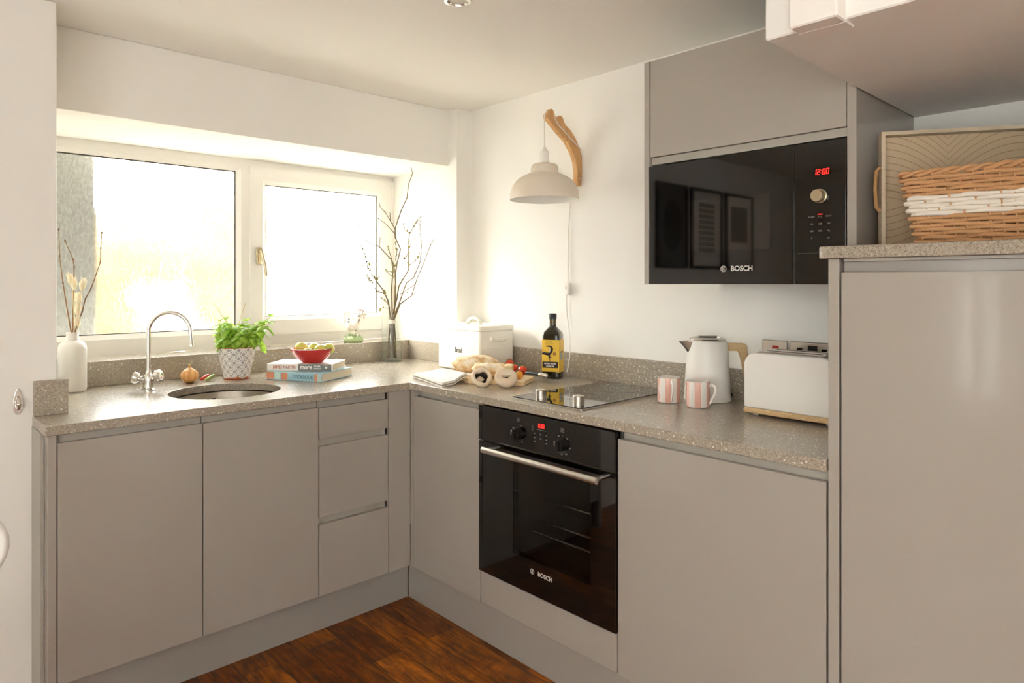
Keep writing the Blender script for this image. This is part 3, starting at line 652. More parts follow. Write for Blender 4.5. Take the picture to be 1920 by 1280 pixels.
def leaf(b, p, d, up, Ln, W):
    """a cupped, drooping basil leaf"""
    d = d.normalized(); s = d.cross(up).normalized(); up = s.cross(d); nu, nv = 8, 4; vs, fs = [], []
    for i in range(nu + 1):
        tt = i / nu; w = W * (math.sin(PI * tt ** .78)) ** .62 if 0 < tt < 1 else .0005
        for j in range(-nv, nv + 1):
            k = j / nv; vs.append(p + d * (Ln * tt) + s * (w * k) + up * (Ln * (.18 * math.sin(PI * tt) - .55 * tt * tt) - W * .45 * (k * k) + W * .10 * abs(math.sin(tt * 14)) * abs(k)))
    m_ = 2 * nv + 1
    for i in range(nu):
        for j in range(m_ - 1): fs.append((i * m_ + j, i * m_ + j + 1, (i + 1) * m_ + j + 1, (i + 1) * m_ + j))
    b.add(vs, fs)
rs = random.Random(11)
bs, bl = M(), M(); DB_ = PB.dot(FW)
tips = [(412, 604, .02), (424, 600, -.03), (436, 618, .03), (450, 612, 0), (462, 603, .03), (467, 612, -.03), (447, 633, -.05), (428, 636, -.05), (474, 632, -.04), (408, 622, 0), (508, 594, .01), (494, 612, .02), (505, 608, -.02), (418, 630, .04), (458, 630, -.06), (484, 640, 0), (440, 645, -.06), (416, 645, -.05)]
for u, v, dd in tips:
    p = at(u, v, DB_ + dd) - PB; base = Vector((rs.uniform(-.03, .03), rs.uniform(-.03, .03), .12))
    mid = (base + p) / 2 + Vector((0, 0, .015)); M().tube([base, mid, p], [.0022, .0018, .0012], 5).build('stem', chg, t)
    for layer, (cnt, ln) in enumerate(((2, .020), (4, .034), (4, .040))):
        q = p - (p - mid) * (.38 * layer) + Vector((0, 0, .006 if layer == 0 else 0)); a0 = rs.uniform(0, PI)
        for k in range(cnt):
            a = a0 + 2 * PI * k / cnt + rs.uniform(-.3, .3); el = (.7, .15, -.15)[layer] + rs.uniform(-.25, .25)
            dv = Vector((math.cos(a) * math.cos(el), math.sin(a) * math.cos(el), math.sin(el)))
            leaf(bl, q, dv, UP, ln * 1.12 * rs.uniform(.8, 1.15), ln * rs.uniform(.42, .54))
for u, v in ((410, 658), (487, 652), (492, 662)):
    p = at(u, v - 18, DB_ - .01) - PB; leaf(bl, p, Vector((0, 0, -1)) + RT * .1, -FW, .045, .014)
bl.build('foliage', leafm, t)
for (u0, v0, u1, v1) in ((447, 640, 402, 568), (437, 640, 460, 568)): M().tube([at(u0, v0, DB_ + .02) - PB, at(u1, v1, DB_ + .03) - PB], .0013, 6).build('support_stick', pine, t)

# ---- books
paper = mat('page_block', (226, 214, 190), .8); pm = coords(paper, (1, 1, 400)); L(paper, ramp(paper, noise(paper, pm, 2, 2), [(.3, (206, 192, 166)), (.7, (238, 228, 206))]), BS(paper).inputs['Base Color'])
cov_w = mat('white_cover', (240, 236, 228), .3); cov_b = mat('pale_blue_cover', (164, 202, 216), .3); cov_g = mat('grey_cover_band', (116, 118, 116), .35); skin_o = mat('peach_print', (222, 152, 118), .4)
ink_r = mat('rust_ink', (196, 84, 52), .5); ink_w = mat('white_ink', (246, 242, 236), .5); ink_d = mat('grey_blue_ink', (84, 112, 128), .5); mint = mat('mint_print', (196, 222, 214), .4)
def book(label, corner, d, Ln, W, H, cover):
    """corner: front right corner of the spine; spine runs back-left along -d"""
    d = Vector(d).normalized(); ang = math.atan2(d.y, d.x)
    t = thing('cookbook', label, 'book', corner, ang)          # local x runs along the spine to the right, local y away from the spine
    M().box(-Ln + .003, -.003, .003, W - .004, .0028, H - .0028).build('page_block', paper, t)
    b = M(); b.box(-Ln, 0, 0, W, 0, .0026, .0006, 1); b.box(-Ln, 0, 0, W, H - .0026, H, .0006, 1); b.box(-Ln, 0, -.0015, .0016, .0, H, .0012, 2); c = b.build('cover', cover, t)
    return t, c
t, c = book('lower cookbook with a pale blue spine and food pictures', (1.331, 2.545, ZT + .0006), (.455, -.89, 0), .275, .222, .035, cov_b)
for x0, x1, m_ in ((-.274, -.235, skin_o), (-.232, -.205, mint), (-.200, -.168, skin_o), (-.036, -.022, skin_o), (-.022, -.0015, mint)): M().box(x0, x1, -.0021, -.0014, .003, .032).build('printed_picture', m_, c)
b = M(); text_mesh(b, 'COOKBOOK', .021, (-.092, -.0022, .0165), PX, PZ, sx=.82); b.build('lettering', ink_d, c)
t, c = book('upper cookbook with a white and grey spine under the fruit bowl', (1.400, 2.583, ZT + .0364), (.677, -.736, 0), .283, .172, .029, cov_w)
M().box(-.148, -.006, -.0021, -.0014, .001, .028).build('spine_band', cov_g, c)
b = M(); text_mesh(b, 'JAMES MARTIN', .0185, (-.208, -.0023, .0145), PX, PZ, sx=.80); b.build('lettering', ink_r, c)
b = M(); text_mesh(b, 'more', .027, (-.114, -.0025, .0155), PX, PZ, bold=.0007, sx=.85); text_mesh(b, 'HOME', .0105, (-.066, -.0025, .0195), PX, PZ, bold=.0003, sx=.9); text_mesh(b, 'COMFORTS', .0085, (-.066, -.0025, .0095), PX, PZ, bold=.0002, sx=.75)
b.lathe([(0, 0), (.005, 0), (.005, .0004), (0, .0004)], n=16, T=Matrix.Translation((-.028, -.0021, .0145)) @ Matrix.Rotation(PI / 2, 4, 'X')); b.build('lettering', ink_w, c)
# ---- bowl of fruit
BZ = ZT + .0364 + .0292; BC = Vector((1.368, 2.700, BZ))
redm = mat('red_glazed', (196, 42, 34), .15, coat=.5)
t = thing('fruit_bowl', 'shiny red bowl holding small apples, on top of the cookbooks', 'bowl', BC)
M().lathe([(.040, 0), (.043, .002), (.062, .018), (.082, .040), (.0915, .058), (.093, .061), (.0905, .0615), (.079, .045), (.058, .022), (.036, .008), (0, .007)], n=56).build('bowl_body', redm, t)
apm = mat('apple_skin', (208, 206, 104), .25, coat=.3); L(apm, ramp(apm, noise(apm, coords(apm, (1, 1, .6)), 14, 2), [(.35, (176, 192, 78)), (.55, (222, 206, 110)), (.7, (236, 178, 96))]), BS(apm).inputs['Base Color'])
DBw = BC.dot(FW)
for lab, (u, v, dd, r, rz) in (('yellow-green apple at the left of the red bowl, highest in front', (565, 652, -.012, .027, 0)), ('low apple at the front left of the red bowl', (577, 662, -.048, .024, 1)), ('pale apple at the back of the red bowl', (589, 653, .04, .026, 2)),
                  ('round green apple in the front middle of the bowl', (601, 657, -.035, .028, 3)), ('yellow-orange apple at the right end of the bowl', (616, 654, -.004, .026, 4)), ('apple hidden deepest at the back left of the bowl', (574, 656, .045, .022, 5))):
    p = at(u, v, DBw + dd); t = thing('apple', lab, 'fruit', p - UP * r * .9, rz, 'apples in the red bowl')
    b = M(); b.lathe([(0, .14 * r)] + [(r * math.sin(a) * (1 + .04 * math.cos(a)), r * .95 - r * .92 * math.cos(a) - (.16 * r if a > 2.8 or a < .3 else 0)) for a in [PI * k / 14 for k in range(1, 14)]] + [(0, 1.7 * r)], n=24, T=Matrix.Translation((0, 0, 0)) @ Matrix.Rotation(.0, 4, 'X')); b.build('fruit_body', apm, t)
    M().tube([(0, 0, 1.68 * r), (.001, 0, 1.85 * r), (.003, 0, 1.98 * r)], [.001, .0008, .0012], 5).build('stalk', twig, t)

# ---- hen on the sill
henm = mat('speckled_china', (238, 232, 220), .3, coat=.4); hc = coords(henm)
_v = N(henm, 'ShaderNodeTexVoronoi'); _v.inputs['Scale'].default_value = 55; L(henm, hc, _v.inputs['Vector'])
_s = N(henm, 'ShaderNodeSeparateColor'); L(henm, _v.outputs['Color'], _s.inputs[0]); _g = N(henm, 'ShaderNodeMath', operation='GREATER_THAN'); _g.inputs[1].default_value = .5; L(henm, _s.outputs[0], _g.inputs[0])
_d = N(henm, 'ShaderNodeMath', operation='LESS_THAN'); _d.inputs[1].default_value = .30; L(henm, _v.outputs['Distance'], _d.inputs[0]); _m = N(henm, 'ShaderNodeMath', operation='MULTIPLY'); L(henm, _g.outputs[0], _m.inputs[0]); L(henm, _d.outputs[0], _m.inputs[1])
L(henm, mixc(henm, _m.outputs[0], (238, 232, 220), (104, 100, 110)), BS(henm).inputs['Base Color'])
grm = mat('painted_grass', (168, 188, 138), .4); pink = mat('comb_pink', (230, 204, 194), .4)
HP = Vector((1.812, 3.125, .9995)); t = thing('hen_ornament', 'white china hen with dark spots standing on a grassy base on the sill', 'ornament', HP, YAW - PI / 2)
b = M(); b.ell((0, 0, .012), (.052, .030, .020), 24, f=lambda c: 1 + .06 * math.sin(c.x * 19) * math.cos(c.y * 17))
for k in range(60):
    a = rs.uniform(0, 2 * PI); r = rs.uniform(.2, .95); p = Vector((math.cos(a) * .048 * r, math.sin(a) * .027 * r, .018 * math.sqrt(1 - r * r) + .008)); b.tube([p, p + Vector((math.cos(a) * .006, math.sin(a) * .005, rs.uniform(.012, .026)))], [.0024, .0006], 4)
o = b.build('grass_base', grm, t)
b = M()  # body, neck and tail as one blended lump
def henblob(pts):
    for i in range(len(pts) - 1):
        pass
b.tube([(-.036, 0, .150), (-.034, 0, .132), (-.028, 0, .112), (-.012, 0, .092), (.008, 0, .088), (.022, 0, .104), (.026, 0, .126), (.032, 0, .142), (.044, 0, .148), (.055, 0, .143)], [.004, .012, .017, .027, .028, .021, .0165, .017, .0155, .006], 18, flat=.85)
b.ell((-.004, 0, .084), (.037, .026, .030), 22); b.ell((.0, .0, .056), (.016, .014, .026), 14)
b.prism([(-.050, .150), (-.030, .168), (-.018, .150), (-.012, .112), (-.034, .096), (-.054, .112)], -.006, .006, 'y', .004, 2)
b.build('hen_body', henm, t)
b = M()
for k in range(4): b.ell((.026 + .008 * k, 0, .163 + .003 * math.sin(k * 1.2)), (.006, .003, .008), 8)
b.ell((.054, 0, .128), (.005, .003, .010), 8); b.build('comb', pink, t)
b = M(); b.lathe([(.006, 0), (0, .014)], n=8, T=Matrix.Translation((.057, 0, .143)) @ Matrix.Rotation(PI / 2, 4, 'Y')); b.build('beak', mat('beak_ochre', (214, 178, 110), .4), t)

# ---- glass vase with branches
VC = Vector((1.955, 2.985, ZT)); t = thing('glass_vase', 'clear glass cylinder vase with budding branches in the corner', 'vase', VC)
M().lathe([(.050, 0), (.0525, .003), (.0525, .240), (.0500, .240), (.0500, .010), (0, .010)], n=48).build('glass_body', clearglass, t)
M().lathe([(.0496, .0105), (.0496, .052), (0, .052)], n=40).build('water', water, t)
tt_ = thing('twine', 'pale twine tied around the branches at the mouth of the vase', 'twine', VC + UP * .2)
b = M()
for k in range(4): b.tube([VC + UP * (.196 + .005 * k) + Vector((.017 * math.cos(a), .017 * math.sin(a), 0)) for a in [2 * PI * i / 20 for i in range(20)]], .0022, 6, closed=True)
b.build('twine_wrap', mat('pale_twine', (226, 206, 186), .8), tt_, True)
DV = VC.dot(FW); olive = mat('olive_bark', (98, 82, 50), .8); olbud = mat('green_bud', (140, 132, 66), .7)
def off(u, v, k): return at(u, v, DV + .05 * math.sin(k * 2.1 + v * .012))
BR = [('tallest bare branch rising to the top of the bunch', [(733, 596), (741, 560), (742, 537), (741, 515), (744, 495), (751, 467), (741, 445), (741, 428), (752, 395), (763, 371), (766, 345), (774, 325), (771, 315)], 0,
       [[(741, 430), (724, 400), (713, 388), (711, 380)], [(742, 440), (724, 420), (707, 408)], [(732, 415), (731, 398)]]),
      ('long thin branch curving left in front of the window', [(731, 598), (734, 540), (737, 505), (734, 487), (711, 462), (690, 455), (677, 435), (674, 426), (661, 414)], 1, [[(711, 462), (713, 444)]]),
      ('budding branch leaning left low over the hen', [(731, 600), (728, 565), (719, 544), (704, 525), (690, 503), (684, 480), (678, 462)], 2, [[(690, 500), (695, 492)], [(704, 525), (712, 518)], [(690, 503), (681, 498)]]),
      ('lowest budding branch sweeping left', [(733, 604), (729, 570), (722, 551), (706, 545), (694, 525), (685, 513)], 3, [[(729, 570), (712, 556)], [(730, 578), (716, 577), (711, 583)], [(694, 530), (690, 521)]]),
      ('thick budding branch with a forked tip at the right', [(738, 600), (744, 560), (748, 536), (766, 506), (766, 480), (765, 460), (768, 438), (779, 420), (789, 406)], 4, [[(768, 438), (758, 430), (756, 418)], [(766, 498), (780, 488), (788, 476)], [(766, 465), (777, 448)], [(765, 475), (758, 486)]]),
      ('thin branch rising on the right side of the bunch', [(738, 602), (748, 570), (762, 530), (776, 520), (788, 490), (791, 455), (787, 436), (788, 415)], 5, [[(776, 520), (780, 500)], [(760, 545), (785, 528)]]),
      ('outermost right branch reaching toward the pillar', [(740, 600), (750, 570), (772, 554), (782, 522), (797, 487), (806, 462), (814, 448)], 6, [[(750, 552), (780, 532)], [(762, 548), (776, 552), (798, 538)]]),
      ('short middle branch dense with yellow-green buds', [(735, 600), (740, 550), (742, 520), (739, 500), (731, 475), (728, 463)], 7, [[(740, 500), (747, 490)], [(741, 510), (722, 508)], [(742, 490), (744, 470), (741, 455)], [(738, 520), (730, 514), (722, 505)]])]
for lab, uv, k, kids in BR:
    pts = [off(u, v, k) for u, v in uv]; j = random.Random(k)
    foot = VC + Vector((.022 * math.cos(k * 2.4 + 1), .022 * math.sin(k * 2.4 + 1), .016)); neck = VC + Vector((.010 * math.cos(k * .8), .010 * math.sin(k * .8), .205))
    pts = [foot, (foot + neck) / 2 + Vector((.004 * math.cos(k), 0, 0)), neck] + pts[1:]
    kk = [([off(u, v, k) for u, v in q],   .0021, .0012) for q in kids]
    buds = []
    dens = 3 if k in (2, 3, 4, 7) else 1
    for q in [pts[3:]] + [a[0] for a in kk]:
        for i in range(len(q) - 1):
            for _ in range(dens):
                p = q[i].lerp(q[i + 1], j.random()); buds.append((p + Vector((j.uniform(-.004, .004), j.uniform(-.004, .004), j.uniform(0, .005))), j.uniform(.0028, .0050) if dens == 3 else .0024))
    buds.append((pts[-1], .003))
    o = branch('budding_branch', lab, 'branch', pts, .0044, .0015, olive, 'branches in the glass vase', buds, olbud, kk)

# ---- bread bin
creamw = mat('cream_enamel', (240, 236, 224), .35)
t = thing('bread_bin', 'cream enamel bread bin with arched lid handle in the corner', 'bread bin', (2.078, 2.464, ZT))
b = M(); b.box(1.975, 2.181, 2.308, 2.620, ZT + .0005, 1.092, .012, 4)
b.build('body', creamw, t, True)
b = M()
for zz in (.955, 1.010, 1.05):
    b.box(1.9742, 1.9755, 2.325, 2.603, zz - .0012, zz + .0012, .0005, 1); b.box(1.992, 2.165, 2.3072, 2.3085, zz - .0012, zz + .0012, .0005, 1)
b.build('rib', creamw, t, True)
b = M(); b.prism(rrect(1.971, 2.185, 2.304, 2.624, .014, 6), 1.088, 1.111, 'z', .003, 2); ld = b.build('lid', creamw, t, True)
T = Matrix.Translation((2.068, 2.464, 1.111))
M().tube([Vector((0, .047 * math.cos(a), .030 * math.sin(a))) for a in [PI * i / 16 for i in range(17)]], .0065, 10, T, flat=1.5).build('lid_handle', creamw, ld, True)
for s in (-1, 1): M().box(2.056, 2.080, 2.464 + s * .047 - .008, 2.464 + s * .047 + .008, 1.1105, 1.1145, .001, 1).build('handle_mount', silver, ld, True)
b = M(); b.tube([(2.163, 2.33, 1.1145), (2.163, 2.45, 1.1145)], .003, 8); b.build('hinge_bar', silver, t, True)
b = M(); b.tube([(2.035, 2.3075, 1.052), (2.038, 2.296, 1.050), (2.078, 2.290, 1.046), (2.118, 2.296, 1.050), (2.121, 2.3075, 1.052)], .006, 10, flat=1.6); b.build('side_handle', creamw, t, True)
b = M(); text_mesh(b, 'Bread', .034, (1.9738, 2.462, .995), MYV, PZ, sx=.66); b.build('lettering', mat('soft_black_print', (70, 66, 62), .6), t, True)

# ---- chopping board, bread, towel, mushrooms, tomatoes, knife
bd = Vector((-.48, .877, 0)).normalized(); bw = Vector((.877, .48, 0)); BO = Vector((1.858, 1.909, 0))
def bp(l, w): p = BO + bd * l + bw * w; return (p.x, p.y)
t = thing('chopping_board', 'pale wooden chopping board with a short handle under the bread', 'board', (1.86, 2.05, ZT))
out = [bp(0, .012), bp(.012, 0), bp(.235, 0), bp(.255, .015), bp(.262, .05), bp(.33, .055), bp(.375, .055), bp(.385, .065), bp(.385, .095), bp(.375, .105), bp(.33, .105), bp(.262, .11), bp(.255, .150), bp(.235, .168), bp(.04, .172), bp(.012, .165), bp(0, .14)]
M().prism(out, ZT + .0006, ZT + .019, 'z', .002, 2).build('board_slab', pine, t, True)
ZB = ZT + .0195
crust = mat('bread_crust', (226, 186, 128), .8); ccr = coords(crust)
L(crust, ramp(crust, noise(crust, ccr, 26, 5, .6), [(.32, (214, 168, 108)), (.46, (236, 206, 158)), (.6, (250, 238, 216))]), BS(crust).inputs['Base Color']); bump(crust, noise(crust, ccr, 40, 5, .6), .8, .006)
crumb = mat('bread_crumb', (238, 216, 170), .9); bump(crumb, noise(crumb, coords(crumb), 150, 3), .9, .004)
def loaf(b, c, r, ang, seed=0, tilt=0):
    T = Matrix.Translation(c) @ RZ(ang) @ Matrix.Rotation(tilt, 4, 'Y')
    b.ell((0, 0, 0), r, 40, T, lambda v: (1 + .06 * math.sin(v.x * 5 + seed) * math.cos(v.y * 4 + seed) + .045 * math.sin(v.z * 9 + v.x * 7) + .015 * math.sin(v.x * 17 + v.y * 11)) * (1.05 - .3 * max(0, -v.z)) / (abs(v.x) ** 2.7 + abs(v.y) ** 2.7 + abs(v.z) ** 2.7) ** (1 / 2.7))
t = thing('bread_loaf', 'large crusty floured bread loaf lying at the back of the board', 'bread', (1.835, 2.235, ZT))
b = M(); loaf(b, (1.875, 2.215, ZB + .035), (.094, .053, .040), math.atan2(-.62, .78) + .10, 0)
o = b.build('loaf', crust, t, True)
t = thing('bread_piece', 'smaller cut piece of bread with pale crumb, in front of the loaf', 'bread', (1.835, 2.10, ZT))
b = M(); loaf(b, (1.842, 2.085, ZB + .028), (.074, .036, .029), math.atan2(-.75, .66), 2); b.build('loaf', crust, t, True)
T = Matrix.Translation((1.893, 2.036, ZB + .026)) @ RZ(math.atan2(-.75, .66)); b = M(); b.box(-.016, .020, -.034, .034, -.023, .026, .008, 3, T); b.build('cut_end', crumb, t, True)
# tea towel
tow = mat('white_linen', (238, 234, 226), .9, sheen=.3); bump(tow, noise(tow, coords(tow), 700, 2), .2, .0005); hemm = mat('grey_linen_hem', (150, 138, 122), .9)
t = thing('tea_towel', 'folded white tea towel at the left end of the chopping board', 'towel', (1.70, 2.25, ZT))
A, B_, C_, D_ = Vector((1.675, 2.40, 0)), Vector((1.607, 2.105, 0)), Vector((1.755, 2.13, 0)), Vector((1.795, 2.42, 0))
def towel_pt(s, q, z):
    p = A.lerp(D_, s).lerp(B_.lerp(C_, s), q)
    lift = .021 * max(0, min(1, (s - .45) / .35)) * max(0, min(1, (q - .05) / .3)) 
    return (p.x, p.y, ZT + .001 + z * (1 - .15 * q) + lift + .0012 * math.sin(s * 9 + q * 5))
b = M(); b2 = M()
for layer in range(4):
    z0, z1 = .0052 * layer, .0052 * layer + .0046; nx, ny = 14, 18; ins = .008 * (layer % 2) + .004 * layer
    S = [ins + (1 - ins - .02) * i / nx for i in range(nx + 1)]; Q = [.01 * layer + (.99 - .01 * layer) * i / ny for i in range(ny + 1)]
    vs = [towel_pt(s, q, z) for z in (z0, z1) for s in S for q in Q]; fs = []; W_ = ny + 1; K = (nx + 1) * W_
    for i in range(nx):
        for k in range(ny): a = i * W_ + k; fs += [(a, a + 1, a + W_ + 1, a + W_), (K + a, K + a + W_, K + a + W_ + 1, K + a + 1)]
    for i in range(nx): a, c = i * W_, (i + 1) * W_; fs.append((a, c, K + c, K + a)); a += ny; c += ny; fs.append((a, K + a, K + c, c))
    for k in range(ny): a, c = k, k + 1; fs.append((a, K + a, K + c, c)); a += nx * W_; c += nx * W_; fs.append((a, c, K + c, K + a))
    (b if layer != 1 else b2).add(vs, fs)
b.build('folded_cloth', tow, t, True); b2.build('inner_fold', hemm, t, True)
# mushrooms: open caps without stalks, tipped up on edge
mcap = mat('mushroom_cap', (228, 208, 182), .6, sss=.1); bump(mcap, noise(mcap, coords(mcap), 60, 4), .25, .003); gill = mat('mushroom_gills', (40, 28, 22), .9); mstub = mat('mushroom_stub', (206, 186, 160), .8)
for lab, (x, y, r, tl, yw, hole) in (('portobello mushroom leaning on the board, deep dark gills open to the left', (1.733, 2.018, .042, .95, .25, .62)), ('plump portobello mushroom at the front of the board with a small dark opening', (1.797, 1.945, .046, .62, 0, .34))):
    t = thing('mushroom', lab, 'mushroom', (x, y, ZT), group='portobello mushrooms at the front of the board')
    zc = r * .80 if tl > .8 else r * .70
    T = Matrix.Translation((0, 0, zc)) @ RZ(YAW + PI + yw) @ Matrix.Rotation(tl, 4, 'Y')       # opening axis (local z) tipped toward the room
    h = r * hole
    prof = [(0, -.55 * r), (.45 * r, -.52 * r), (.82 * r, -.32 * r), (.99 * r, .0), (.97 * r, .20 * r), (.84 * r, .36 * r), (h + .16 * r, .38 * r), (h + .02 * r, .28 * r), (h * .96, .10 * r), (h * 1.05, -.08 * r), (0, -.1 * r)]
    b = M(); b.lathe(prof, n=40); flat = .52 if tl < .8 else .92
    for v in b.bm.verts:
        a_ = math.atan2(v.co.y, v.co.x); rr = math.hypot(v.co.x, v.co.y); inner = max(0, min(1, ((h + .30 * r) - rr) / (.28 * r))) if v.co.z > -.15 * r else 0
        k = 1 + (.05 * math.sin(3 * a_ + 1) + .03 * math.sin(5 * a_)) * (.3 + inner * 2.2); v.co.x *= k * (1 - inner * (1 - flat)); v.co.y *= k; v.co.z *= 1 + .06 * math.sin(2 * a_ + .5)
        v.co = T @ v.co
    b.build('cap', mcap, t)
    b = M(); b.lathe([(h * 1.02, .04 * r), (h * .5, -.02 * r), (0, -.03 * r)], n=24)
    for v in b.bm.verts: v.co.x *= flat * 1.05; v.co = T @ v.co
    b.build('gill_face', gill, t)
    if tl > .8:   # torn stalk base, filling the lower right of the opening
        b = M(); b.ell((.20 * r, -.16 * r, .10 * r), (.30 * r, .36 * r, .16 * r), 18, f=lambda c: 1 + .16 * math.sin(c.x * 7 + 1) * math.cos(c.y * 6))
        for v in b.bm.verts: v.co = T @ v.co
        b.build('stalk_stub', mstub, t)
# tomatoes
tomm = mat('tomato_skin', (232, 74, 46), .12, coat=.4, sss=.1); tomy = mat('yellow_tomato_skin', (236, 164, 48), .12, coat=.4, sss=.1); vine = mat('tomato_vine', (120, 140, 60), .6)
proto = None
for i, (u, v, r, dd, m_, lab) in enumerate(((926, 679, .0165, .02, tomm, 'cherry tomato half hidden behind the bread at the left end of the row'), (937, 677, .018, .0, tomm, 'cherry tomato standing highest behind the cut bread'), (956, 681, .019, 0, tomm, 'largest cherry tomato, just beyond the cut bread'),
                             (964, 689, .0165, -.03, tomm, 'cherry tomato low in the middle of the vine row'), (980, 693, .019, -.06, tomm, 'cherry tomato at the right end next to the knife handle'), (973, 703, .0175, -.13, tomy, 'yellow-orange cherry tomato in front of the red ones'))):
    p = at(u, v, 2.86 + dd); kz = (ZB + r * .97 - CAM_H) / (p.z - CAM_H); p = CAM + (p - CAM) * kz
    t = thing('cherry_tomato', lab, 'tomato', (p.x, p.y, ZB), i * 1.1, 'cherry tomatoes on the board')
    M().ell((0, 0, r * .96), (r, r, r * .93), 24).build('fruit_body', m_, t)
    b = M()
    for k in range(5): a = k * 2 * PI / 5; b.tube([(0, 0, r * 1.90), (math.cos(a) * r * .5, math.sin(a) * r * .5, r * 1.82), (math.cos(a) * r * .85, math.sin(a) * r * .85, r * 1.62)], [.0012, .0012, .0004], 4)
    b.tube([(0, 0, r * 1.88), (.001, 0, r * 2.1)], .001, 5); b.build('calyx', vine, t)
# knife
t = thing('kitchen_knife', 'kitchen knife with black handle and steel end cap, tip under the tomatoes', 'knife', (1.99, 1.98, ZB))
k0, k1 = at(987, 698, 2.75), at(1026, 704, 2.82); 
k0 = CAM + (k0 - CAM) * ((ZB + .012 - CAM_H) / (k0.z - CAM_H)); k1 = CAM + (k1 - CAM) * ((ZB + .010 - CAM_H) / (k1.z - CAM_H)); kd = (k1 - k0).normalized(); kl = (k1 - k0).length
M().tube([k0, k0 + kd * kl * .1, k0 + kd * kl * .5, k0 + kd * kl * .64], [.0085, .010, .0092, .0095], 14, flat=.75).build('handle', blackm, t, True)
M().tube([k0 + kd * kl * .64, k0 + kd * kl * .7, k0 + kd * kl * .95, k1], [.0098, .0105, .0105, .006], 14, flat=.8).build('end_cap', chrome, t, True)
T = Matrix.Translation(k0) @ Matrix(((kd.x, -kd.y, 0, 0), (kd.y, kd.x, 0, 0), (0, 0, 1, 0), (0, 0, 0, 1)))
M().prism([(.004, -.008), (-.12, -.006), (-.15, .002), (-.12, .008), (.004, .008)], -.0105, -.009, 'z', T=T).build('blade', chrome, t, True)

# ---- olive oil bottle
oilg = mat('dark_green_glass', (34, 28, 12), .06, coat=.5); yel = mat('yellow_label', (238, 196, 62), .45); ink = mat('label_black', (38, 32, 38), .5); capm = mat('black_cap', (22, 20, 18), .35); gr_l = mat('label_grey', (178, 182, 180), .5); neckg = mat('olive_glass_neck', (92, 70, 24), .06, coat=.5)
da = (RT * math.cos(.35) - FW * math.sin(.35)).normalized(); db = (FW * math.cos(.35) + RT * math.sin(.35)).normalized(); WB = .076
Bc = Vector((2.100, 1.945, 0)); ctr = Bc - da * (WB / 2) + db * (WB / 2)
t = thing('olive_oil_bottle', 'square dark glass olive oil bottle with a yellow label', 'bottle', (ctr.x, ctr.y, ZT + .0005), math.atan2(da.y, da.x))
h_ = WB / 2; b = M()
def sq(r, z, c): return [(x, y, z) for x, y in rrect(-r, r, -r, r, c, 5)]
rings = [sq(h_ - .004, 0, .010), sq(h_, .004, .011), sq(h_, .182, .011), sq(h_ - .002, .192, .014), sq(h_ - .009, .203, .019), sq(.022, .212, .0195), sq(.0155, .218, .0150), sq(.0140, .226, .0138), sq(.0140, .252, .0138)]
vs = [p for r in rings for p in r]; n = len(rings[0]); fs = [tuple(reversed(range(n)))] + [tuple(range((len(rings) - 1) * n, len(rings) * n))]
for j in range(len(rings) - 1):
    for i in range(n): k = (i + 1) % n; fs.append((j * n + i, j * n + k, (j + 1) * n + k, (j + 1) * n + i))
b.add(vs, fs); b.build('glass_body', oilg, t)
M().lathe([(.0146, .2265), (.0146, .2515), (.0142, .2517)], n=24).build('neck', neckg, t)
M().lathe([(.0165, .250), (.0165, .272), (.0155, .274), (0, .274)], n=28).build('cap', capm, t)
b = M(); b.box(-h_ + .001, h_ + .0004, -h_ - .0006, -h_ + .006, .030, .164, .0003, 1); b.box(h_ - .006, h_ + .0006, -h_ - .0004, h_ - .004, .026, .164, .0003, 1); lb = b.build('label', yel, t)
yf = -h_ - .0012
b = M(); b.box(-h_ + .004, h_ - .004, yf, yf + .0006, .046, .072); 
# long-beaked bird
b.tube([(-.034, yf, .108), (-.024, yf, .107), (-.012, yf, .104), (-.002, yf, .107), (.006, yf, .118), (.008, yf, .128), (.003, yf, .136), (-.008, yf, .138), (-.020, yf, .136)], [.006, .0062, .0060, .0062, .0056, .0048, .0040, .0030, .0006], 8)
b.tube([(-.006, yf, .104), (-.004, yf, .094), (-.003, yf, .085), (-.001, yf, .072)], [.0050, .0040, .0014, .0009], 6); b.tube([(-.012, yf, .087), (-.003, yf, .088), (.003, yf, .090), (.004, yf, .094)], [.0008, .001, .0022, .001], 6)
b.build('bird_emblem', ink, lb)
b = M(); b.ell((-.001, yf - .005, .119), (.003, .001, .009), 10); b.build('emblem_wing', pink, lb)
b = M(); b.lathe([(0, 0), (.0075, 0), (.0075, .0005), (0, .0005)], n=18, T=Matrix.Translation((.019, yf + .0006, .106)) @ Matrix.Rotation(PI / 2, 4, 'X')); b.build('round_seal', mat('seal_brown', (176, 120, 50), .5), lb)
b = M(); text_mesh(b, 'EXTRA VIRGIN', .0085, (0, yf - .0004, .0635), PX, PZ, bold=.0003, sx=.92); text_mesh(b, 'OLIVE OIL', .0080, (0, yf - .0004, .0533), PX, PZ, bold=.0003); b.build('lettering', ink_w, lb)
b = M(); text_mesh(b, 'TERRA', .0062, (-.004, yf, .1565), PX, PZ, spacing=1.5); text_mesh(b, 'DELYSSA', .0062, (-.004, yf, .149), PX, PZ, spacing=1.5); b.build('lettering', mat('label_gold_ink', (150, 106, 40), .5), lb)
b = M(); b.box(h_ + .0006, h_ + .0011, -.022, .018, .078, .108); b.build('grey_panel', gr_l, lb)
b = M(); b.box(h_ + .0006, h_ + .0012, -.022, .018, .110, .114); b.build('dark_line', ink, lb)

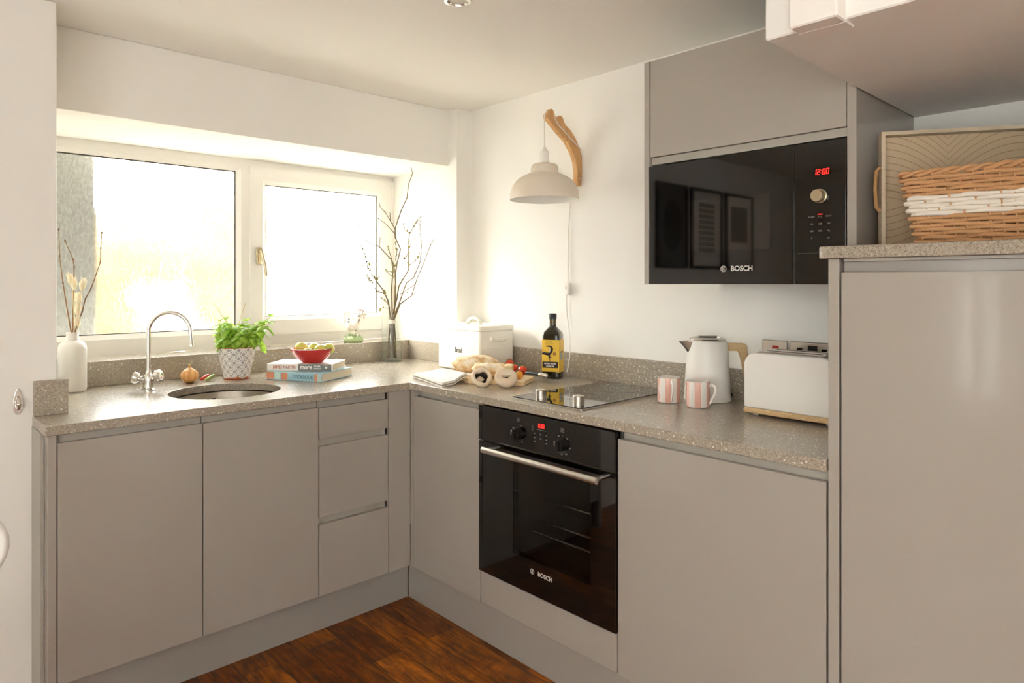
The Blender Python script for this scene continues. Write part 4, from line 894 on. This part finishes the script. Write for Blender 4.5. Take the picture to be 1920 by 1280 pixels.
# ---- mugs
mugs_w = mat('mug_white', (240, 234, 226), .12, coat=.5); mugs_p = mat('mug_pink', (224, 172, 154), .14, coat=.5)
def mug_body(b):
    R, H = .0385, .0855; prof = [(0, .0), (R - .005, .0), (R - .001, .003), (R, .008), (R, H - .001), (R - .0015, H), (R - .003, H - .001), (R - .003, .010), (R - .008, .006), (0, .006)]
    n = 48
    for j in range(len(prof) - 1):
        (r0, z0), (r1, z1) = prof[j], prof[j + 1]
        for i in range(n):
            a, c = 2 * PI * i / n, 2 * PI * (i + 1) / n; b.mi = 1 if (j in (2, 3) and (i // 4) % 2) else 0
            P = [(r0 * math.cos(a), r0 * math.sin(a), z0), (r0 * math.cos(c), r0 * math.sin(c), z0), (r1 * math.cos(c), r1 * math.sin(c), z1), (r1 * math.cos(a), r1 * math.sin(a), z1)]
            if r0 < 1e-6: P = P[1:]
            elif r1 < 1e-6: P = P[:3]
            b.add(P, [tuple(range(len(P)))])
    b.mi = 0
hp = [(.0375, 0, .070), (.046, 0, .0755), (.055, 0, .070), (.0585, 0, .058), (.054, 0, .042), (.046, 0, .028), (.0405, 0, .016), (.0375, 0, .012)]
mg = thing('mug', 'pink and white striped mug, left one of the pair by the kettle', 'mug', (1.972, 1.318, ZT + .0005), -PI / 2 - .75, 'striped mugs')
b = M(); mug_body(b); b.build('mug_body', [mugs_w, mugs_p], mg); M().tube(hp, [.0040, .0038, .0036, .0036, .0036, .0034, .0030, .0030], 10, flat=1.3).build('handle', mugs_w, mg)
m2 = mg.copy(); COL.objects.link(m2); m2.location = (1.968, 1.204, ZT + .0005); m2.rotation_euler = (0, 0, -PI / 2 + .30); m2['label'] = 'pink and white striped mug, right one of the pair, handle turned right'
for ch in list(mg.children): c = ch.copy(); COL.objects.link(c); c.parent = m2

# ---- kettle
KP = Vector((2.108, 1.252, ZT + .0005)); t = thing('kettle', 'white electric kettle with pale wooden handle', 'kettle', KP, YAW - PI / 2)
M().lathe([(.066, 0), (.079, .001), (.0805, .006), (.079, .011), (0, .011)], n=56).build('base', white, t)
M().lathe([(.0775, .0112), (.078, .016), (.0755, .070), (.0700, .150), (.0662, .196), (.0645, .205), (.060, .209), (0, .209)], n=64).build('body', white, t)
M().lathe([(.062, .2085), (.060, .213), (.050, .217), (.045, .217), (.044, .214), (0, .214)], n=48).build('lid', silver, t)
b = M(); b.box(-.034, .034, -.007, .007, .2145, .2225, .003, 3); b.build('lid_grip', silver, t)
b = M(); vs, fs = [], []
for i in range(9):
    q = i / 8; w_, h_ = .027 * (1 - q) ** .85 + .0015, .062 * (1 - q) ** 1.15 + .0015
    vs += [(-.0575 - .041 * q + .006 * math.sin(PI * k / 10) * (1 - q), w_ * math.cos(PI * k / 10), .2035 - h_ * math.sin(PI * k / 10)) for k in range(11)]
for i in range(8):
    for k in range(10): fs.append((i * 11 + k, i * 11 + k + 1, (i + 1) * 11 + k + 1, (i + 1) * 11 + k))
b.add(vs, fs); b.build('spout', silver, t)
b = M(); P = [(.062, .198), (.126, .196), (.133, .190), (.142, .125), (.139, .068), (.132, .064), (.128, .070), (.122, .110), (.112, .158), (.104, .170), (.064, .170)]
b.prism(P, -.010, .010, 'y', .003, 2); b.build('handle', ashw, t)
b = M(); b.box(.0775, .083, -.012, .012, .014, .026, .001, 1); b.build('switch', blackm, t); b = M(); b.box(.082, .105, -.013, .009, .024, .030, .001, 1); b.build('switch_lever', silver, t)
b = M(); b.prism([(.0782, .03), (.0715, .150), (.0690, .190), (.066, .190), (.066, .03)], -.007, .007, 'y'); b.build('water_window', mat('water_gauge', (120, 112, 104), .2), t)

# ---- toaster
t = thing('toaster', 'white two-slice toaster with a wooden foot strip, against the tall cabinet', 'toaster', (2.04, .90, ZT))
TX0, TX1, TY0, TY1 = 1.955, 2.118, .757, 1.036
def tprof(i): return [(TY0 + i, .925)] + [(TY0 + i + .040 - .040 * math.cos(a), 1.055 + .040 * math.sin(a) - i * .5) for a in [PI / 2 * k / 8 for k in range(9)]] + [(TY1 - i - .040 + .040 * math.sin(a), 1.055 + .040 * math.cos(a) - i * .5) for a in [PI / 2 * k / 8 for k in range(9)]] + [(TY1 - i, .925)]
b = M(); b.prism(tprof(0), TX0, TX1, 'x', .006, 3); b.build('body', white, t, True)
M().box(TX0 - .001, TX1 + .001, TY0 - .001, TY1 + .001, .909, .9252, .004, 3).build('wooden_base', ashw, t, True)
for x in (TX0 + .02, TX1 - .02):
    for y in (TY0 + .03, TY1 - .03): b = M(); b.lathe([(.006, 0), (.008, .002), (.008, .009), (0, .009)], (x, y, ZT + .0004), 14); b.build('foot', white, t, True)
b = M(); b.plate([(TX0 + .028, TY0 + .045), (TX1 - .028, TY0 + .045), (TX1 - .028, TY1 - .035), (TX0 + .028, TY1 - .035)], [[(x, TY0 + .06), (x + .022, TY0 + .06), (x + .022, TY1 - .05), (x, TY1 - .05)] for x in (TX0 + .04, TX1 - .062)], 1.0955, 1.0985, 'z'); b.build('top_plate', silver, t, True)
b = M()
for x in (TX0 + .04, TX1 - .062): b.box(x, x + .022, TY0 + .06, TY1 - .05, 1.0951, 1.0956)
b.build('slot', dark, t, True)
b = M(); b.box(TX0 + .065, TX1 - .065, TY0 + .022, TY0 + .058, 1.096, 1.104, .003, 3); b.ell((2.0365, TY0 + .020, 1.096), (.020, .014, .010), 16); b.build('lever', silver, t, True)

# ---- sockets on the right wall
def sockets(label, y0, y1, extra):
    t = thing('wall_socket', label, 'socket', (XW, (y0 + y1) / 2, 1.0))
    M().box(XW - .009, XW - .0005, y0, y1, 1.0285, 1.1145, .003, 3).build('cover_plate', silver, t, True)
    for nm, a, c, z0, z1, m_ in extra: M().box(XW - .0105, XW - .0085, a, c, z0, z1, .0006, 1).build(nm, m_, t, True)
    for y in (y0 + .012, y1 - .012): M().lathe([(.003, 0), (.0025, .0012), (0, .0014)], n=10, T=Matrix.Translation((XW - .009, y, 1.0715)) @ Matrix.Rotation(-PI / 2, 4, 'Y')).build('screw', chrome, t, True)
sockets('steel cooker switch plate with a red rocker, behind the toaster', 1.017, 1.105, [('rocker_switch', 1.046, 1.068, 1.075, 1.096, mat('red_rocker', (176, 26, 22), .3))])
sockets('steel double socket plate with black inserts, behind the toaster', .862, 1.008, [('rocker_switch', .967, .983, 1.078, 1.094, blackm), ('socket_insert', .918, .948, 1.068, 1.103, blackm), ('rocker_switch', .888, .904, 1.078, 1.094, blackm)])

# ---- wall lamp
shm = mat('cream_metal_shade', (226, 214, 196), .4); inner = mat('shade_inside', (240, 238, 232), .5)
YLm = 1.93; LX = 1.997
t = thing('lamp_bracket', 'curved wooden wall bracket holding the hanging cream lamp', 'bracket', (XW, YLm, 1.74))
ol = [(2.212, 1.732), (2.218, 1.80), (2.216, 1.86), (2.198, 1.900), (2.172, 1.938), (2.140, 1.966), (2.112, 1.980), (2.104, 2.010), (2.092, 2.014), (2.076, 2.006), (2.062, 2.002), (2.048, 2.030), (2.036, 2.034), (2.024, 2.022), (2.012, 2.010), (2.010, 1.992), (2.040, 1.972), (2.080, 1.944), (2.122, 1.912), (2.158, 1.872), (2.178, 1.835), (2.186, 1.790), (2.186, 1.736)]
ol = [(x - (.010 if x < 2.11 else 0), z - .012) for x, z in ol]
M().prism(ol, YLm - .013, YLm + .013, 'y', .004, 2).build('wooden_arm', bracketw, t, True)
b = M()
for z in (1.752, 1.785): b.lathe([(0, 0), (.004, 0), (.004, .001), (0, .0012)], n=10, T=Matrix.Translation((2.198, YLm - .0135, z)) @ Matrix.Rotation(PI / 2, 4, 'X'))
b.build('screw', chrome, t, True)
t = thing('pendant_lamp', 'cream metal dome lamp hanging from the wooden wall bracket', 'lamp', (LX, YLm, 1.645))
prof = [(.141, 0)] + spro([(.1415, .004), (.1395, .030), (.130, .056), (.112, .080), (.086, .097), (.068, .104)], 5) + [(.0675, .1065), (.0640, .1075), (.058, .109)] + spro([(.0565, .112), (.0560, .122), (.0530, .138), (.046, .1455), (.030, .1485), (.018, .149)], 4)
b = M(); b.lathe(prof + [(.014, .1485)], (LX, YLm, 1.645), 64); sh = b.build('lamp_shade', shm, t, True)
# open bottom: rebuild without the closing disc
bm_ = bmesh.new(); bm_.from_mesh(sh.data); bmesh.ops.delete(bm_, geom=[f for f in bm_.faces if len(f.verts) > 10], context='FACES'); bm_.to_mesh(sh.data); bm_.free()
sm = sh.modifiers.new('thickness', 'SOLIDIFY'); sm.thickness = .0015; sm.offset = -1; sh.data.materials.append(inner); sm.material_offset = 1; sm.material_offset_rim = 0
M().lathe([(.0175, 0), (.0185, .004), (.0185, .042), (.0165, .052), (.009, .057), (.0065, .066), (.004, .072), (0, .073)], (LX, YLm, 1.793), 28).build('lamp_holder', white, t, True)
b = M(); b.ell((LX, YLm, 1.735), (.028, .028, .034), 20); b.lathe([(.013, 0), (.013, .04), (0, .04)], (LX, YLm, 1.760), 16); b.build('bulb', mat('opal_bulb', (244, 240, 230), .2), t, True)
cable = mat('white_cable', (226, 220, 208), .5)
pts = [(LX, YLm, 1.862), (LX, YLm, 1.99), (LX + .012, YLm, 2.012), (LX + .024, YLm + .004, 2.004)]
M().tube(pts, .0026, 8).build('hanging_cord', cable, t, True)
cw = lambda u, v: (lambda k: (2.212 if v < 640 else 2.190, k[0], k[1]))((lambda d: ((CAM + (at(u, v, 1) - CAM) * (d / (at(u, v, 1).x))).y, (CAM + (at(u, v, 1) - CAM) * (d / (at(u, v, 1).x))).z))(2.212 if v < 640 else 2.190))
pts = [(2.035, YLm - .010, 2.000), (2.06, YLm - .016, 1.962), (2.105, YLm - .016, 1.935), (2.15, YLm - .018, 1.905), (2.200, YLm - .0175, 1.880), (2.213, YLm + .018, 1.86), (2.213, YLm + .025, 1.80)] + [cw(u, v) for u, v in ((1069, 385), (1066, 430), (1065, 480), (1065, 527), (1062, 562), (1063, 590), (1067, 620), (1069, 645), (1068, 672), (1063, 697))]
b = M(); b.tube(pts, .0026, 8); b.build('flex', cable, t, True)
s0 = cw(1065.5, 541)
b = M(); b.box(XW - .022, XW - .002, s0[1] - .011, s0[1] + .011, s0[2] - .027, s0[2] + .027, .005, 3); sw = b.build('inline_switch', white, t, True)
b = M(); b.ell((XW - .022, s0[1] + .002, s0[2] + .004), (.003, .005, .007), 12); b.build('switch_button', cable, sw, True)

# ---- tray and basket on the tall cabinet
ZS = 1.3920
TD = Vector((.521, -.853, 0)).normalized(); TN = Vector((-.853, -.521, 0))
T0 = Vector((1.848, .612, ZS)); ang = math.atan2(TD.y, TD.x)
trm = wood('tray_rim_wood', (196, 180, 152), (208, 192, 166), (4, 4, 40)); trf = mat('tray_base', (176, 156, 126), .5)
def traylines():
    m = trf; tc = N(m, 'ShaderNodeTexCoord'); sp = N(m, 'ShaderNodeSeparateXYZ'); L(m, tc.outputs['Object'], sp.inputs[0])
    # mirrored wavy relief lines
    xx = N(m, 'ShaderNodeMath', operation='PINGPONG'); xx.inputs[1].default_value = .155; ad = N(m, 'ShaderNodeMath', operation='ADD'); ad.inputs[1].default_value = 0.0; L(m, sp.outputs['X'], ad.inputs[0]); L(m, ad.outputs[0], xx.inputs[0])
    p = N(m, 'ShaderNodeMath', operation='POWER'); p.inputs[1].default_value = 2.0; L(m, xx.outputs[0], p.inputs[0])
    zc = N(m, 'ShaderNodeMath', operation='SUBTRACT'); zc.inputs[1].default_value = .115; L(m, sp.outputs['Z'], zc.inputs[0])
    g = N(m, 'ShaderNodeMath', operation='MULTIPLY'); g.inputs[1].default_value = 3.6; L(m, p.outputs[0], g.inputs[0])
    sgn = N(m, 'ShaderNodeMath', operation='ABSOLUTE'); L(m, zc.outputs[0], sgn.inputs[0])
    s = N(m, 'ShaderNodeMath', operation='ADD'); L(m, sgn.outputs[0], s.inputs[0]); L(m, g.outputs[0], s.inputs[1])
    q = N(m, 'ShaderNodeMath', operation='MULTIPLY'); q.inputs[1].default_value = 58; L(m, s.outputs[0], q.inputs[0])
    fr = N(m, 'ShaderNodeMath', operation='FRACT'); L(m, q.outputs[0], fr.inputs[0]); lt = N(m, 'ShaderNodeMath', operation='LESS_THAN'); lt.inputs[1].default_value = .085; L(m, fr.outputs[0], lt.inputs[0])
    L(m, mixc(m, lt.outputs[0], (192, 170, 138), (140, 118, 92)), BS(m).inputs['Base Color'])
traylines()
t = thing('tray', 'pale wooden tray with curved line pattern, standing upright behind the basket', 'tray', T0, ang)
TW, TH = .44, .292
M().box(.010, TW - .01, .008, .0115, .010, TH - .01).build('tray_base', trf, t)     # local y points away from the room
b = M(); b.plate([(0, 0), (TW, 0), (TW, TH), (0, TH)], [[(.009, .009), (TW - .009, .009), (TW - .009, TH - .009), (.009, TH - .009)]], -.018, .0125, 'y'); b.build('tray_rim', trm, t)
jute = mat('jute_rope', (186, 146, 96), .85)
for x in (-.002, .135 * 2.6 + 0):
    if x < 0: b = M(); b.tube([(-.001, -.006, .095), (-.010, -.010, .105), (-.013, -.012, .150), (-.010, -.010, .195), (-.001, -.006, .205)], .0045, 8); b.build('rope_handle', jute, t)
# woven basket
brn = mat('brown_paper_rope', (196, 150, 104), .75); whr = mat('white_paper_rope', (232, 224, 210), .75)
for m_ in (brn, whr): bump(m_, noise(m_, coords(m_, (1, 1, 1)), 260, 2), .5, .001)
BX0, BX1, BY0, BY1, BH = 1.690, 1.838, .06, .520, .163
t = thing('woven_basket', 'woven brown rope basket with a white band, on the stone shelf', 'basket', ((BX0 + BX1) / 2, (BY0 + BY1) / 2, ZS))
def ring(z, out=0.0):
    k = z / BH; ins = .030 * (1 - k); x0, x1, y0, y1 = BX0 + ins * .55, BX1 - ins * .4, BY0 + ins, BY1 - ins
    pts = [(x, y) for x, y in rrect(x0 - out, x1 + out, y0 - out, y1 + out, .022, 6)]
    res = []; n = len(pts)
    for i in range(n):
        a, c = Vector((*pts[i], 0)), Vector((*pts[(i + 1) % n], 0)); m_ = max(1, int((c - a).length / .0042))
        for j in range(m_): res.append((a.lerp(c, j / m_), (c - a).normalized()))
    return res
rows = 17
weaves = {0: M(), 1: M()}
for r in range(rows):
    z = .008 + (BH - .024) * r / (rows - 1); rg = ring(z); tot = 0; ds = []
    for i in range(len(rg)): ds.append(tot); tot += (rg[(i + 1) % len(rg)][0] - rg[i][0]).length
    ns = round(tot / .052 / 2) * 2; w = []
    for (p, d), s in zip(rg, ds):
        ph = PI * ns * s / tot + PI * (r % 2); nrm = Vector((d.y, -d.x, 0)); w.append(p + nrm * (.0048 * math.sin(ph)) + Vector((0, 0, z + .0012 * math.cos(ph * 1))))
    weaves[1 if 7 <= r <= 11 else 0].tube(w,   .0056 if 7 <= r <= 11 else .0048, 8, closed=True)
weaves[0].build('brown_weave', brn, t, False).location = Vector((0, 0, 0)) - Vector(((BX0 + BX1) / 2, (BY0 + BY1) / 2, 0))
weaves[1].build('white_weave', whr, t, False).location = Vector((0, 0, 0)) - Vector(((BX0 + BX1) / 2, (BY0 + BY1) / 2, 0))
b = M(); lo, hi = ring(.002), ring(BH - .006); nst = 46
for k in range(nst):
    a = lo[int(k / nst * len(lo))][0]; c = hi[int(k / nst * len(hi))][0]; b.tube([(a.x, a.y, .002), (c.x, c.y, BH - .004)], .0024, 5)
b.build('wicker_frame', brn, t).location = -Vector(((BX0 + BX1) / 2, (BY0 + BY1) / 2, 0))
b = M(); rg = ring(BH - .004)
for off_ in (0, PI):
    b.tube([p + Vector((d.y, -d.x, 0)) * (.0045 * math.cos(i * .42 + off_)) + Vector((0, 0, BH - .004 + .0045 * math.sin(i * .42 + off_))) for i, (p, d) in enumerate(rg)], .0045, 7, closed=True)
b.build('braided_rim', brn, t).location = -Vector(((BX0 + BX1) / 2, (BY0 + BY1) / 2, 0))
lo = ring(.004); b = M(); b.prism([(p.x, p.y) for p, d in lo], .001, .005); b.build('basket_floor', brn, t).location = -Vector(((BX0 + BX1) / 2, (BY0 + BY1) / 2, 0))

# ---- ceiling spotlight, wall cleat, chair, pictures
sp = at(858, -4, 1); k = (CZ - CAM_H) / (sp.z - CAM_H); sp = CAM + (sp - CAM) * k
t = thing('ceiling_spotlight', 'small round chrome downlight in the ceiling', 'ceiling light', (sp.x, sp.y, CZ - .008))
M().lathe([(.030, 0), (.032, -.005), (.041, -.004), (.043, .0078), (.030, .0078), (.030, 0)], n=40).build('trim_ring', chrome, t)
M().lathe([(0, .001), (.030, .001), (.030, .0055), (0, .0055)], n=32).build('lens', mat('spot_lens', (232, 230, 214), .25), t)
t = thing('wall_hook', 'small chrome hook screwed to the white wall left of the worktop', 'hook', (.317, 2.51, .95))
T = Matrix.Translation((.317, 2.5095, .95)) @ Matrix.Rotation(PI / 2, 4, 'X')
b = M(); b.prism([(.0125 * math.cos(a) * (1 - .25 * math.sin(a)), .040 * math.sin(a)) for a in [2 * PI * i / 28 for i in range(28)]], 0, .004, 'z', .0015, 2, T=T); b.build('back_plate', chrome, t, True)
b = M(); b.tube([(.317, 2.506, .962), (.317, 2.496, .958), (.317, 2.490, .945), (.317, 2.494, .932), (.317, 2.506, .928)], [.005, .0055, .006, .0055, .005], 12); b.ell((.317, 2.489, .944), (.0075, .006, .0075), 14); b.build('hook_arm', chrome, t, True)
# white chair whose rounded back just enters the picture at the left edge
chw = mat('white_chair_plastic', (238, 236, 230), .3)
e0 = at(7, 1000, 1.55); cx_, cy_ = e0.x - .215, e0.y - .02
t = thing('dining_chair', 'white chair with a rounded hoop back, half out of view beside the white wall', 'chair', (cx_, cy_, 0), .12)
b = M(); b.tube([(.15, -.03, .45)] + [(.215 * math.cos(a) * (1.0 if abs(math.cos(a)) < 2 else 1), -.01, .715 + .125 * math.sin(a)) for a in [-.9 + (PI + 1.8) * i / 30 for i in range(31)]] + [(-.15, -.03, .45)], .0115, 12); b.build('back_hoop', chw, t)
b = M(); b.prism(rrect(-.165, .165, -.40, -.02, .07, 6), .435, .46, 'z', .008, 3); b.build('seat', chw, t)
for sx, sy in ((-1, 0), (1, 0), (-1, 1), (1, 1)):
    M().tube([(sx * .13, -.08 - .26 * sy, .436), (sx * .16, (.0 if not sy else -.42), .0)], [.013, .009], 12).build('leg', chw, t)
frm = mat('black_picture_frame', (24, 22, 20), .4); prn = mat('white_print', (226, 222, 212), .6); art = mat('grey_artwork', (92, 90, 86), .6)
for i, (x0, x1, lab) in enumerate(((-.40, -.05, 'framed print with a dark oval, nearest the sink of the three'), (-.85, -.45, 'framed print with a grid of small grey marks, middle of the three'), (-1.30, -.90, 'framed print with one grey rectangle, farthest from the sink'))):
    t = thing('framed_print', lab, 'picture', ((x0 + x1) / 2, 2.51, 1.42), group='framed prints on the wall')
    b = M(); b.plate([(x0, 1.40), (x1, 1.40), (x1, 1.95), (x0, 1.95)], [[(x0 + .02, 1.42), (x1 - .02, 1.42), (x1 - .02, 1.93), (x0 + .02, 1.93)]], 2.488, 2.5095, 'y'); b.build('frame', frm, t, True)
    M().box(x0 + .02, x1 - .02, 2.500, 2.505, 1.42, 1.93).build('print', prn if i else art, t, True)
    b = M()
    if i == 1:
        for r_ in range(9):
            for c_ in range(6): b.box(x0 + .10 + .034 * c_, x0 + .126 + .034 * c_, 2.4985, 2.5, 1.52 + .038 * r_, 1.548 + .038 * r_)
    elif i == 2: b.box(x0 + .08, x1 - .08, 2.4985, 2.5, 1.60, 1.86)
    else:
        b.prism([(x0 + .17 + .11 * math.cos(a), 1.68 + .17 * math.sin(a)) for a in [2 * PI * k / 24 for k in range(24)]], 2.4985, 2.5, 'y')
    b.build('artwork', art if i else frm, t, True)
# ================================================================== LIGHT
wd = bpy.data.worlds.new('sky'); scene.world = wd; wd.use_nodes = True
nt = wd.node_tree; bg = nt.nodes['Background']; bg.inputs['Color'].default_value = (.95, .985, 1.01, 1); bg.inputs['Strength'].default_value = 11
sd = bpy.data.lights.new('sun', 'SUN'); sd.energy = 18; sd.angle = math.radians(24); sd.color = (1, .975, .94)
so_ = bpy.data.objects.new('sun', sd); COL.objects.link(so_)
so_.rotation_euler = Vector((.50, -.75, -.48)).to_track_quat('-Z', 'Y').to_euler()
vs = scene.view_settings; vs.view_transform = 'Standard'; vs.look = 'None'; vs.gamma = 1; vs.exposure = .88; vs.use_curve_mapping = False
scene.cycles.use_denoising = True; scene.cycles.max_bounces = 10; scene.cycles.diffuse_bounces = 6; scene.cycles.transparent_max_bounces = 16
scene.cycles.sample_clamp_indirect = 8; scene.cycles.caustics_reflective = False; scene.cycles.caustics_refractive = True
